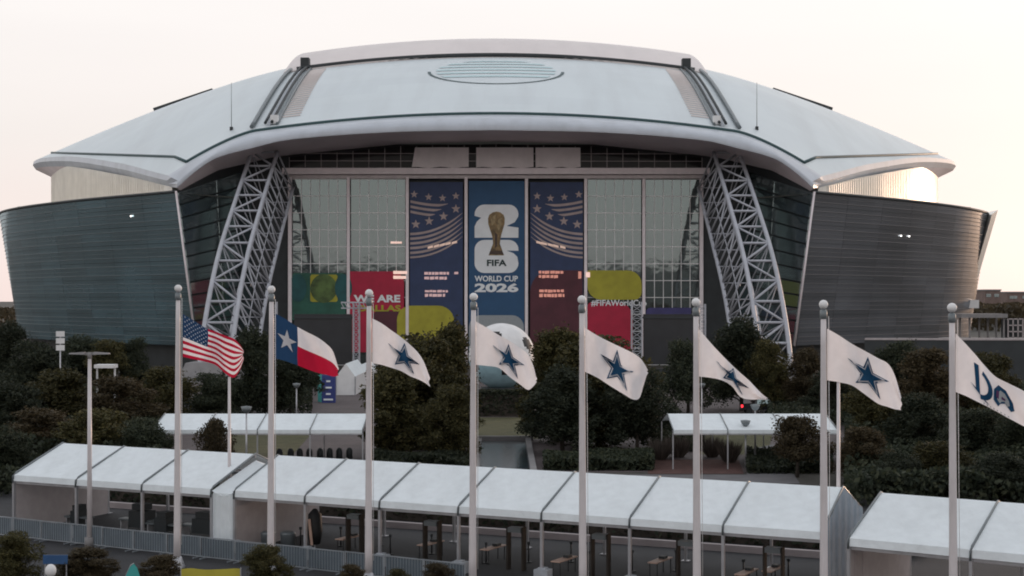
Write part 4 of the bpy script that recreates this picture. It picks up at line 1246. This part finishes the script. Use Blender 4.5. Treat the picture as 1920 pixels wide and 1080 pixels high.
# odd pieces among the left trees
c = gx(113, 160); t = thing('banner_post', 'post with stacked white banners standing among the left trees', 'banner post', c)
mb = MB(); mb.tube([c, c + Vector((0, 0, 10))], .08, 6); mb.build('post', M['tent_frame'], t)
for k in range(3):
    mb = MB(); mb.box(c + Vector((.05, -.15, at(0, 626 + k * 13, 160).z)), (.95, .08, .6)); mb.build('placard', M['white'], t)
c = gx(214, 150); t = thing('service_cart', 'small white canopy frame showing through the left trees', 'canopy', c)
zq = at(0, 684, 150).z
mb = MB(); mb.box(c + Vector((0, -3, zq)), (2.0, 1.6, .35)); mb.build('roof', M['white'], t)
for x in (-.9, .9):
    mb = MB(); mb.bar(c + Vector((x, -3, 0)), c + Vector((x, -3, zq)), .16); mb.build('leg', M['white'], t)

# ------------------------------------------------------------------ foreground tents
def tent(o, ax, t0, bays, bl, label, half=4.0, ze=3.3, zr=4.8, left_wall=True, right_wall=None, gutter=False):
    o = Vector((o[0], o[1], 0)); ax = Vector((ax[0], ax[1], 0)).normalized(); pr = Vector((-ax.y, ax.x, 0))
    def P(t_, p, z): return o + ax * t_ + pr * p + Vector((0, 0, z))
    root = thing('event_tent', label, 'tent', P(t0 + bays * bl / 2, half, 0), 'white event tents along the foreground')
    for k in range(bays):
        a, b = t0 + bl * k + .05, t0 + bl * (k + 1) - .05
        mb = MB()
        sag = R.uniform(.09, .18)
        mb.grid(lambda i, j: P(a + (b - a) * i, half * j, ze + (zr - ze) * j - sag * math.sin(math.pi * i) * math.sin(math.pi * j)), 6, 6)
        mb.grid(lambda i, j: P(a + (b - a) * i, 2 * half - half * j, ze + (zr - ze) * j), 4, 4)
        mb.grid(lambda i, j: P(a + (b - a) * i, -.06 * (1 - j), ze - .34 + .34 * j), 4, 1, sm=False)
        mb.build('roof_panel', M['tent'], root)
    for k in range(bays + 1):
        tt = t0 + bl * k
        mb = MB(); mb.tube([P(tt, -.08, ze - .45), P(tt, -.05, ze - .06), P(tt, .18, ze + .12), P(tt, half, zr + .03), P(tt, 2 * half, ze)], .055, 5); mb.build('rafter', M['mull'], root)
        mb = MB(); mb.box(P(tt + .05, .05, .28), (.72, .62, .56), 0, (ax, pr, Vector((0, 0, 1)))); mb.box(P(tt + .05, .05, .60), (.4, .35, .08), 0, (ax, pr, Vector((0, 0, 1)))); mb.build('ballast', M['ballast'], root)
        for p in (0.02, 2 * half):
            mb = MB(); mb.box(P(tt, p, (ze - .3) / 2), (.13, .16, ze - .3), 0, (ax, pr, Vector((0, 0, 1)))); mb.build('leg', M['tent_frame'], root)
            mb = MB(); mb.box(P(tt, p, .02), (.4, .4, .04), 0, (ax, pr, Vector((0, 0, 1)))); mb.build('foot_plate', M['tent_frame'], root)
    L = bays * bl
    for p, z in ((.12, ze - .42), (2 * half, ze - .2), (half, zr - .12)):
        mb = MB(); mb.bar(P(t0, p, z), P(t0 + L, p, z), .12, .16); mb.build('purlin', M['tent_frame'], root)
    if left_wall:
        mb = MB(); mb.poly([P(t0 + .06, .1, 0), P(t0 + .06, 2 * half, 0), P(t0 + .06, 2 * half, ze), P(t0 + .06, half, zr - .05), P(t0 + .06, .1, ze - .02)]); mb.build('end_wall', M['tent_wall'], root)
    if right_wall:
        n = 10
        for k in range(1):
            mb = MB(); 
            def rw(i, j):
                p = .05 + (2 * half - .1) * i; top = ze + (zr - ze) * (1 - abs(p - half) / half)
                return P(t0 + L + .05 + .015 * math.sin(i * 40), p, top * j)
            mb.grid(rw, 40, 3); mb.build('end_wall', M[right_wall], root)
    if gutter:
        mb = MB()
        mb.grid(lambda i, j: P(t0 - 1.5 + 1.5 * i, half * j, ze - .1 + (zr - ze - .25) * j - .25 * math.sin(math.pi * i)), 6, 4)
        mb.grid(lambda i, j: P(t0 - 1.5 + 1.5 * i, 2 * half - half * j, ze - .1 + (zr - ze - .25) * j - .25 * math.sin(math.pi * i)), 6, 4)
        mb.build('gutter_panel', M['tent'], root)
        mb = MB(); mb.grid(lambda i, j: P(t0 - 1.45 + 1.4 * i, .03 + .05 * math.sin(i * 22), (ze - .2) * j), 12, 1); mb.build('link_wall', M['tent'], root)
    return P, root
EO, EA = (-29.1, 84.1), (.9, -.436)
P1, T1 = tent(EO, EA, 0.0, 3, 4.76, 'white three bay event tent at the lower left behind the first flagpole')
P2_, T2 = tent(EO, EA, 15.8, 7, 4.53, 'long white seven bay event tent across the foreground', right_wall='tent_blue', gutter=True)
P3, T3 = tent((14.45, 61.8), (.83, -.555), 0.0, 3, 5.2, 'white event tent cut by the right frame edge, behind the eighth flagpole', left_wall=True)
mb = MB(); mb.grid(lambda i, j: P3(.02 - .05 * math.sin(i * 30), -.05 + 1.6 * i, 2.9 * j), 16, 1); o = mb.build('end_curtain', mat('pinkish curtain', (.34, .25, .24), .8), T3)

# inside the tents: tables, detectors, belt posts
def walk_detector(c, ax, label, first=[None]):
    if first[0] is None:
        t = thing('metal_detector', label, 'metal detector', c, 'walk-through detectors under the long tent'); pr = Vector((-ax.y, ax.x, 0)); A = (ax, pr, Vector((0, 0, 1)))
        for s_ in (-1, 1):
            mb = MB(); mb.box(c + ax * .42 * s_ + Vector((0, 0, 1.08)), (.10, .38, 2.16), 0, A); mb.build('side_panel', M['matt_dark'], t)
        mb = MB(); mb.box(c + Vector((0, 0, 2.02)), (.72, .5, .24), 0, A); mb.build('head_unit', M['mull'], t)
        first[0] = t; return t
    t = copy_tree(first[0]); t.location = c; t['label'] = label; return t
axv = Vector((.9, -.436, 0)).normalized()
for k, (tt, pp, lb) in enumerate(((22.0, 2.2, 'dark walk-through detector under the long tent, right of the second flagpole'), (26.8, 2.0, 'dark walk-through detector between the third and fourth flagpoles'),
        (31.6, 2.0, 'dark walk-through detector just right of the fourth flagpole'), (36.2, 1.9, 'dark walk-through detector just right of the fifth flagpole'), (40.6, 1.9, 'dark walk-through detector left of the sixth flagpole'), (44.8, 1.9, 'dark walk-through detector right of the sixth flagpole'))):
    walk_detector(P2_(tt, pp, 0), axv, lb)
tb = None
for k, (px, py, lb) in enumerate(((655, 1007, 'tan topped table under the long tent, left of the third flagpole'), (808, 1018, 'tan topped table midway between the third and fourth flagpoles'), (925, 1026, 'tan topped table right of the fourth flagpole'),
                             (1058, 1048, 'tan topped table left of the fifth flagpole'), (1238, 1050, 'tan topped table between the fifth and sixth flagpoles'), (1450, 1066, 'tan topped table left of the seventh flagpole'), (1400, 1072, 'tan topped table right of the sixth flagpole'))):
    d = 12.75 * F / (py - HY); c = gx(px, d)
    if tb is None:
        tb = thing('folding_table', lb, 'table', c, 'tan topped tables under the long tent')
        A = (Vector((.50, .87, 0)).normalized(), Vector((-.87, .50, 0)).normalized(), Vector((0, 0, 1)))
        mb = MB(); mb.box(c + Vector((0, 0, .75)), (1.9, .5, .05), 0, A); mb.build('table_top', M['tan_top'], tb)
        for i in (-.8, .8):
            for j in (-.28, .28):
                mb = MB(); q = c + A[0] * i + A[1] * j * .7; mb.bar(q, q + Vector((0, 0, .725)), .05); mb.build('leg', M['black'], tb)
        mb = MB(); mb.box(c + A[0] * .35 + Vector((0, 0, .84)), (.42, .3, .12), 0, A); mb.build('tray', M['dark'], tb)
    else:
        o = copy_tree(tb); o.location = c; o['label'] = lb
poles = [(334, 540), (509, 542), (692, 549), (888, 556), (1091, 561), (1305, 566), (1544, 570), (1785, 576)]
bot = [332, 507.5, 691, 886, 1093, 1307, 1545, 1788]
ordn = ['first', 'second', 'third', 'fourth', 'fifth', 'sixth', 'seventh', 'eighth']
cnt = {}
po = None
bits = [(P2_, 18 + 1.9 * k, 3.0 + 2.2 * ((k * 7) % 3) / 2) for k in range(15)]
for k, (PP, tt, pp) in enumerate(bits):
    c = PP(tt, pp, 0)
    if po is None:
        po = thing('belt_post', 'slim black belt post standing under the long tent', 'belt post', c, 'slim black belt posts under the long tent')
        mb = MB(); mb.tube([c, c + Vector((0, 0, 1.0))], .04, 6); mb.build('post', M['black'], po)
        mb = MB(); mb.tube([c, c + Vector((0, 0, .04))], .18, 8); mb.build('base', M['black'], po)
        mb = MB(); mb.box(c + Vector((0, 0, 1.0)), (.14, .14, .14)); mb.build('head', M['dark'], po)
    else:
        o = copy_tree(po); o.location = c
    pxk = CX + F * c.x / c.y
    near = min(range(8), key=lambda q: abs(bot[q] - pxk))
    side_w = 'left' if pxk < bot[near] else 'right'
    cnt[(near, side_w)] = cnt.get((near, side_w), 0) + 1
    (po if k == 0 else o)['label'] = ('slim black belt post', 'another black belt post further off', 'third black belt post')[cnt[(near, side_w)] - 1] + ' just %s of the %s flagpole, under the tent' % (side_w, ordn[near])
# covered equipment in the first tent
for k, (tt, pp, w_, h_, lb) in enumerate(((2.6, 2.6, 1.0, 1.1, 'dark covered machine near the left end of the first tent'), (6.8, 3.2, 2.2, 1.35, 'large dark x-ray machine in the middle bay of the first tent'), (9.0, 2.6, 1.6, 1.1, 'dark machine right of the middle leg of the first tent'), (11.6, 3.0, 2.4, 1.2, 'long dark machine in the right bay of the first tent'))):
    c = P1(tt, pp, 0); t = thing('scanner', lb, 'machine', c, 'dark scanning machines under the first tent'); A = (axv, Vector((-axv.y, axv.x, 0)), Vector((0, 0, 1)))
    mb = MB(); mb.box(c + Vector((0, 0, h_ * .35 + .3)), (w_ * .55, .95, h_ * .7), 0, A); mb.box(c + Vector((0, 0, h_ + .12)), (w_ * .4, .75, .35), 0, A); mb.build('housing', M['dark'], t)
    mb = MB(); mb.box(c + Vector((0, 0, .68)), (w_ + .8, .62, .1), 0, A); mb.build('conveyor', M['mull'], t)
    for s_ in (-1, 1):
        mb = MB(); mb.box(c + axv * s_ * (w_ / 2 + .25) + Vector((0, 0, .31)), (.08, .55, .62), 0, A); mb.build('leg', M['tent_frame'], t)
# crates at the left end of the long tent
for k, (tt, pp, lb) in enumerate(((17.0, 1.4, 'grey bin at the left end of the long tent'), (18.0, 1.8, 'grey bin beside the second flagpole inside the long tent'))):
    c = P2_(tt, pp, 0); mb = MB(); mb.tube([c, c + Vector((0, 0, .85)), c + Vector((0, 0, .92)), c + Vector((0, 0, 1.0))], [.36, .42, .44, .3], 12); mb.build
    o = mb.build('bin', M['mull'], None, c); tag(o, lb, 'bin', 'grey bins inside the long tent')
c = P2_(19.2, 2.6, 0); t = thing('folded_parasol', 'tall black folded parasol with pale strap inside the left end of the long tent', 'parasol', c)
mb = MB(); mb.tube([c + Vector((0, 0, .3)), c + Vector((0, 0, 1.0)), c + Vector((0, 0, 1.9)), c + Vector((0, 0, 2.2))], [.3, .42, .36, .1], 10); mb.build('canopy', M['black'], t)
mb = MB(); mb.bar(c + Vector((-.1, -.45, .3)), c + Vector((-.25, -.42, 1.7)), .14, .08); mb.build('strap', M['tan_top'], t)
mb = MB(); mb.tube([c, c + Vector((0, 0, .3))], .05, 6); mb.build('pole', M['tent_frame'], t)

# ------------------------------------------------------------------ barrier fence along the front
fa, fb = Vector((-34.0, 85.2, 0)), Vector((14.5, 62.0, 0))
fdir = (fb - fa).normalized(); fa = Vector((gx(-30, 83.0).x, 83.0, 0))
fpr = Vector((-fdir.y, fdir.x, 0)); A = (fdir, fpr, Vector((0, 0, 1)))
fp0 = None
fdir = (gx(930, 66.8) - fa).normalized(); fpr = Vector((-fdir.y, fdir.x, 0)); A = (fdir, fpr, Vector((0, 0, 1)))
NF = int((gx(930, 66.8) - fa).length / 2.3)
places = ['at the left frame edge', 'left of the double lamp post, below the tent gable', 'just left of the double lamp post', 'crossing the foot of the double lamp post', 'right of the double lamp post',
          'midway between the double lamp post and the first flagpole', 'just left of the first flagpole', 'behind the foot of the first flagpole', 'right of the first flagpole', 'left of the second flagpole', 'behind the foot of the second flagpole',
          'right of the second flagpole', 'left of the third flagpole', 'behind the third flagpole', 'right of the third flagpole', 'left of the fourth flagpole', 'near the fourth flagpole', 'at the right end of the barrier line']
for k in range(NF):
    c = fa + fdir * 2.3 * (k + .5)
    lb = 'grey barrier panel with scrim ' + places[min(k, len(places) - 1)]
    if fp0 is None:
        fp0 = thing('barrier_panel', lb, 'barrier', c, 'grey barrier panels along the bottom of the frame')
        mb = MB(); mb.box(c + Vector((0, 0, .62)), (2.1, .02, .9), 0, A); mb.build('scrim', M['scrim'], fp0)
        mb = MB()
        for z in (.12, 1.13): mb.bar(c - fdir * 1.12 - fpr * .04 + Vector((0, 0, z)), c + fdir * 1.12 - fpr * .04 + Vector((0, 0, z)), .05)
        for x in (-1.12, 1.12): mb.bar(c + fdir * x - fpr * .04 + Vector((0, 0, .1)), c + fdir * x - fpr * .04 + Vector((0, 0, 1.16)), .055)
        mb.build('frame', M['barrier'], fp0)
        for i in range(13):
            x = -1.0 + 2.0 * i / 12
            mb = MB(); mb.bar(c + fdir * x - fpr * .05 + Vector((0, 0, .14)), c + fdir * x - fpr * .05 + Vector((0, 0, 1.11)), .022); mb.build('upright', M['barrier'], fp0)
        for x in (-.9, .9):
            mb = MB(); mb.bar(c + fdir * x - fpr * .35 + Vector((0, 0, .04)), c + fdir * x + fpr * .35 + Vector((0, 0, .04)), .06); mb.build('foot', M['barrier'], fp0)
    else:
        o = copy_tree(fp0); o.location = c + fpr * R.uniform(-.06, .06); o.rotation_euler.z = R.uniform(-.03, .03); o['label'] = lb

# ------------------------------------------------------------------ light poles and flagpoles
b = gx(168, 79); zt = at(0, 664, 79).z
t = thing('light_pole', 'tall lamp post with two flat heads on a T arm at the left', 'lamp post', b)
mb = MB(); mb.tube([b, b + Vector((0, 0, zt))], [.15, .10], 10); mb.build('pole', M['white_paint'], t)
for s_ in (-1, 1):
    mb = MB(); mb.hexa([b + Vector((s_ * x, y, zt + z)) for (x, y, z) in ((.25, -.18, -.02), (1.1, -.2, .0), (1.1, .2, .0), (.25, .18, -.02), (.25, -.14, .12), (1.08, -.12, .07), (1.08, .12, .07), (.25, .14, .12))]); mb.build('lamp_head', M['concrete'], t)
mb = MB(); mb.bar(b + Vector((-.3, 0, zt + .02)), b + Vector((.3, 0, zt + .02)), .14); mb.tube([b + Vector((0, 0, zt - .25)), b + Vector((0, 0, zt + .1))], .12, 8); mb.build('arm', M['concrete'], t)
mb = MB(); mb.tube([b, b + Vector((0, 0, .5))], .28, 10); mb.build('base', M['concrete'], t)
for px, ty, d, lb in ((430, 706, 80.5, 'slim white pole rising behind the tail of the striped flag'), (1572, 716, 68.5, 'slim white pole beside the seventh flagpole')):
    b = gx(px, d); zt = at(0, ty, d).z; t = thing('slim_pole', lb, 'pole', b)
    mb = MB(); mb.tube([b, b + Vector((0, 0, zt))], [.11, .075], 8); mb.build('shaft', M['white_paint'], t)
    mb = MB(); mb.tube([b + Vector((0, 0, zt)), b + Vector((0, 0, zt + .1))], .11, 8); mb.build('cap', M['mull'], t)
    mb = MB(); mb.tube([b, b + Vector((0, 0, .4))], .2, 8); mb.build('base', M['tent_frame'], t)

holds = ['flying the striped and starred flag', 'flying the red white and navy lone star flag', 'flying a white star flag blowing over the left olive tree', 'flying the white star flag in front of the giant football',
         'flying the broad white star flag in front of the red panel', 'flying the steeply drooping white star flag', 'flying the white star flag in front of the deck wall', 'flying the white flag with a navy letter emblem']
pd = [72.5 - 2.2 * k for k in range(8)]
for k, (px, py) in enumerate(poles):
    d = pd[k]; top = at(px, py, d); base = gx(bot[k], d)
    base.x = top.x + (base.x - top.x) * 1.0
    t = thing('flagpole', 'tall white flagpole ' + holds[k], 'flagpole', base, 'eight white flagpoles across the foreground')
    mb = MB(); n = 8
    mb.tube([base.lerp(top, i / n) for i in range(n)] + [top - Vector((0, 0, .55))], [.185 - .075 * i / n for i in range(n)] + [.11], 14); mb.build('shaft', M['white_paint'], t)
    mb = MB(); mb.tube([top - Vector((0, 0, .62)), top - Vector((0, 0, .55)), top - Vector((0, 0, .28)), top - Vector((0, 0, .2))], [.115, .16, .15, .06], 12); mb.build('truck', M['mull'], t)
    mb = MB(); mb.ball(top - Vector((0, 0, .02)), .19, 16, 12); mb.build('finial', M['white'], t)
    mb = MB(); mb.tube([base, base + Vector((0, 0, .12)), base + Vector((0, 0, .5)), base + Vector((0, 0, .62))], [.42, .4, .27, .2], 14); mb.build('base_collar', M['tent_frame'], t)
    mb = MB(); mb.tube([base + Vector((.24, -.05, 1.2)), top + Vector((.2, -.05, -.5))], .012, 4); mb.build('halyard', M['white'], t)

# ------------------------------------------------------------------ flags
class Flag:
    def __init__(s, cols_, d, ph, amp=.22, waves=1.35):
        s.c = cols_; s.d = d; s.ph, s.amp, s.w = ph, amp, waves
        L = [0.0]
        for a, b in zip(cols_, cols_[1:]):
            L.append(L[-1] + math.hypot(b[0] - a[0], (b[1] + b[2] - a[1] - a[2]) / 2) + 2)
        s.t = [q / L[-1] for q in L]
        s.X = list(zip(s.t, [c[0] for c in cols_])); s.T = list(zip(s.t, [c[1] for c in cols_])); s.B = list(zip(s.t, [c[2] for c in cols_]))
    def pt(s, t, v, lift=0.0):
        """t along the fly, v from 0 at the bottom edge to 1 at the top edge"""
        x = smooth_interp(s.X, t); y = smooth_interp(s.B, t) + (smooth_interp(s.T, t) - smooth_interp(s.B, t)) * v
        k = min(1, t * 3)
        dd = s.amp * k * math.sin(6.283 * s.w * t + s.ph + 1.2 * (1 - v)) + .07 * k * math.sin(17 * t + 5 * v + s.ph)
        d = s.d - .05 + dd - lift
        x += 1.2 * k * math.sin(9 * v + s.ph) * t
        return at(x, y, d)
def flag_thing(F_, label, cat='flag'):
    return thing('flag', label, cat, F_.pt(0, 1), 'flags on the white flagpoles')
def patch(mb, F_, P, m=0, lift=.012, both=True, n=5):
    """polygon given as a fan of (t, v) points, subdivided so that it follows the cloth"""
    c = (sum(p[0] for p in P) / len(P), sum(p[1] for p in P) / len(P))
    for l in ((lift, -lift) if both else (lift,)):
        for a, b in zip(P, P[1:] + P[:1]):
            for i in range(n):
                r0, r1 = i / n, (i + 1) / n
                q = lambda p, r: F_.pt(c[0] + (p[0] - c[0]) * r, c[1] + (p[1] - c[1]) * r, l)
                if i == 0: mb.poly([q(a, 0), q(a, r1), q(b, r1)], m)
                else: mb.poly([q(a, r0), q(a, r1), q(b, r1), q(b, r0)], m)
def star_tv(ct, cv, rv, asp, ri=.382, rot=90):
    return [(ct + asp * (rv if k % 2 == 0 else rv * ri) * math.cos(math.radians(rot + 36 * k)), cv + (rv if k % 2 == 0 else rv * ri) * math.sin(math.radians(rot + 36 * k))) for k in range(10)]

# striped and starred flag
f = Flag([(343, 589, 669), (365, 602, 674), (384, 614, 678), (405, 622, 685), (422, 629, 700), (438, 635, 708), (449, 645, 694), (456, 656, 674)], pd[0], .6, .32, 1.5)
t = flag_thing(f, 'red and white striped flag with starred navy canton on the first flagpole')
mb = MB(); mb.grid(lambda i, j: f.pt(i, j), 80, 39, lambda i, j: 2 if (i < .4 and j > 6 / 13) else (0 if int(j * 13) % 2 == 0 else 1)); mb.build('cloth', [M['flag_red'], M['flag_white'], M['flag_navy']], t)
mb = MB()
for r in range(9):
    for c in range(6 if r % 2 == 0 else 5):
        patch(mb, f, star_tv(.4 * ((c + (.5 if r % 2 == 0 else 1)) / 6), 6 / 13 + (7 / 13) * (r + .7) / 9.4, .025, .62), 0, .012, True, 1)
stuff(mb.build('canton_stars', M['flag_white'], t))
# lone star flag
f = Flag([(517, 588, 672), (535, 598, 677), (555, 611, 684), (575, 622, 692), (595, 632, 699), (612, 644, 703), (625, 658, 706), (634, 684, 704)], pd[1], 2.2, .26, 1.2)
t = flag_thing(f, 'lone star flag in navy, white and red on the second flagpole')
mb = MB(); mb.grid(lambda i, j: f.pt(i, j), 72, 36, lambda i, j: 2 if i < .333 else (0 if j < .5 else 1)); mb.build('cloth', [M['flag_red'], M['flag_white'], M['flag_navy']], t)
mb = MB(); patch(mb, f, star_tv(.17, .5, .27, .56), 0, .035, True, 6); mb.build('star', M['flag_white'], t)
# white star flags
sf = [([(698, 597, 681), (715, 606, 684), (735, 620, 690), (752, 632, 696), (770, 647, 706), (785, 662, 712), (796, 680, 718), (805, 704, 725)], 2, 1.0, 'white star flag whose star is narrowed by the fold, third from the left'),
      ([(893, 603, 684), (912, 614, 686), (935, 628, 690), (957, 640, 708), (975, 652, 721), (990, 664, 731), (1000, 684, 724), (1006, 706, 716)], 3, 2.8, 'white star flag in front of the giant football'),
      ([(1097, 615, 697), (1120, 629, 708), (1145, 642, 724), (1170, 654, 739), (1188, 663, 749), (1200, 672, 746), (1208, 683, 722), (1214, 694, 702)], 4, 4.4, 'white star flag spread flat in front of a broad olive tree'),
      ([(1311, 617, 706), (1330, 640, 708), (1353, 665, 713), (1372, 684, 724), (1388, 699, 744), (1405, 714, 749), (1425, 735, 749), (1438, 746, 750)], 5, .3, 'white star flag hanging to a narrow point on the sixth flagpole'),
      ([(1551, 616, 713), (1575, 630, 717), (1598, 645, 723), (1620, 657, 738), (1647, 672, 757), (1665, 682, 763), (1677, 702, 767), (1690, 745, 769)], 6, 3.6, 'white star flag on the seventh flagpole below the deck wall')]
for cols_, k, ph, lb in sf:
    f = Flag(cols_, pd[k], ph, (.36, .30, .42, .28, .38)[k - 2], (1.5, 1.1, 1.3, 1.8, 1.0)[k - 2])
    t = flag_thing(f, lb)
    mb = MB(); mb.grid(lambda i, j: f.pt(i, j), 72, 36); mb.build('cloth', M['flag_white'], t)
    mb = MB()
    ct, cv = (.50, .47)
    patch(mb, f, star_tv(ct, cv, .44, .62), 0, .030, True, 8)
    st_ = mb.build('star', M['star_blue'], t)
    mb = MB(); patch(mb, f, star_tv(ct, cv, .36, .62), 0, .055, True, 8); o = mb.build('star_outline', M['flag_white'], t); o.parent = st_
    mb = MB(); patch(mb, f, star_tv(ct, cv, .29, .62), 0, .080, True, 8); o = mb.build('star_core', M['star_blue'], t); o.parent = st_
# letter emblem flag
f = Flag([(1792, 625, 735), (1812, 646, 743), (1830, 666, 752), (1848, 687, 761), (1867, 706, 771), (1890, 718, 784), (1920, 733, 800), (1955, 756, 818)], pd[7], 1.4, .24, 1.3)
t = flag_thing(f, 'white flag with a navy letter emblem and silver crest on the eighth flagpole')
mb = MB(); mb.grid(lambda i, j: f.pt(i, j), 80, 36); mb.build('cloth', M['flag_white'], t)
mb = MB()
for P in ([(.22, .80), (.28, .84), (.30, .22), (.25, .26)], [(.18, .34), (.24, .30), (.42, .06), (.36, .10)]): patch(mb, f, P, 0, .03, True, 4)
arc = [(.29 + .17 * math.cos(math.radians(a)), .46 + .36 * math.sin(math.radians(a))) for a in range(75, -101, -16)]
arc2 = [(.29 + .115 * math.cos(math.radians(a)), .46 + .25 * math.sin(math.radians(a))) for a in range(75, -101, -16)]
for a, b, c, d_ in zip(arc, arc[1:], arc2[1:], arc2): patch(mb, f, [a, b, c, d_], 0, .03, True, 3)
mb.build('letter', M['star_blue'], t)
mb = MB()
crest = [(.47, .60), (.52, .80), (.60, .74), (.68, .50), (.70, .30), (.66, .22), (.62, .40), (.55, .30), (.52, .18), (.47, .30)]
patch(mb, f, crest, 0, .03, True, 6); cr_ = mb.build('crest', M['star_blue'], t)
mb = MB(); patch(mb, f, [(.52 + .6 * (p[0] - .52) + .022, .48 + .6 * (p[1] - .48)) for p in crest], 0, .055, True, 6); o = mb.build('crest_face', M['star_grey'], t); o.parent = cr_
for P in ([(.50, .62), (.53, .62), (.53, .40), (.50, .44)], [(.56, .52), (.60, .50), (.60, .44), (.56, .45)]):
    mb = MB(); patch(mb, f, P, 0, .08, True, 3); o = mb.build('crest_mark', M['purple'], t); o.parent = cr_
mb = MB()
for k in range(8): patch(mb, f, [(.34 + .04 * k, .06), (.355 + .04 * k, .06), (.355 + .04 * k, .02), (.34 + .04 * k, .02)], 0, .012, True, 1)
stuff(mb.build('small_print', M['star_grey'], t))

# ------------------------------------------------------------------ small things along the bottom edge
c = gx(104, 67.5); zs = at(0, 1041, 67.5).z
t = thing('blue_sign', 'small blue sign board between two bushes at the bottom left', 'sign', c)
mb = MB(); mb.box(c + Vector((0, 0, zs - .2)), (1.15, .06, .42)); mb.build('board', M['sign_blue'], t)
for s_ in (-.5, .5):
    mb = MB(); mb.bar(c + Vector((s_, .06, 0)), c + Vector((s_, .06, zs)), .05); mb.build('leg', M['tent_frame'], t)
c = gx(95, 65); zs = at(0, 1070, 65).z
t = thing('globe_lamp', 'white globe lamp below the small blue sign at the bottom left', 'lamp', c)
mb = MB(); mb.ball(c + Vector((0, 0, zs)), (.25, .25, .3), 14, 10); mb.build('globe', M['white'], t)
mb = MB(); mb.tube([c, c + Vector((0, 0, zs - .25))], [.08, .06], 8); mb.tube([c + Vector((0, 0, zs - .3)), c + Vector((0, 0, zs - .2))], .14, 10); mb.build('post', M['dark'], t)
c = gx(249, 66.5); zs = at(0, 1057, 66.5).z
t = thing('feather_banner', 'teal rounded feather banner top at the bottom edge right of the bronze bush', 'banner', c)
mb = MB()
pr_ = [(-.36, 0), (-.37, .3), (-.3, .62), (-.12, .9), (.05, 1.0), (.2, .86), (.33, .55), (.36, .3), (.34, 0)]
for y in (-.02, .02): mb.poly([c + Vector((x, y, zs * z)) for x, z in (pr_ if y < 0 else pr_[::-1])])
mb.build('cloth', M['teal'], t)
mb = MB(); mb.tube([c + Vector((-.38, 0, 0)), c + Vector((-.38, 0, zs * .35)), c + Vector((-.3, 0, zs * .66)), c + Vector((-.1, 0, zs * .95)), c + Vector((.05, 0, zs * 1.02))], .02, 5); mb.build('rod', M['tent_frame'], t)
c = gx(395, 66.2); zs = at(0, 1067, 66.2).z
t = thing('yellow_banner', 'mustard yellow banner strip at the bottom edge between two bushes', 'banner', c)
mb = MB(); mb.grid(lambda i, j: c + Vector((-1.35 + 2.7 * i, .06 * math.sin(i * 14), .08 + (zs - .08 + .03 * math.sin(i * 9)) * j)), 24, 4); mb.build('cloth', mat('yellow vinyl', (.42, .36, .04), .6), t)
for s_ in (-1.37, 1.37):
    mb = MB(); mb.bar(c + Vector((s_, .05, 0)), c + Vector((s_, .05, zs + .05)), .05); mb.build('stake', M['tent_frame'], t)
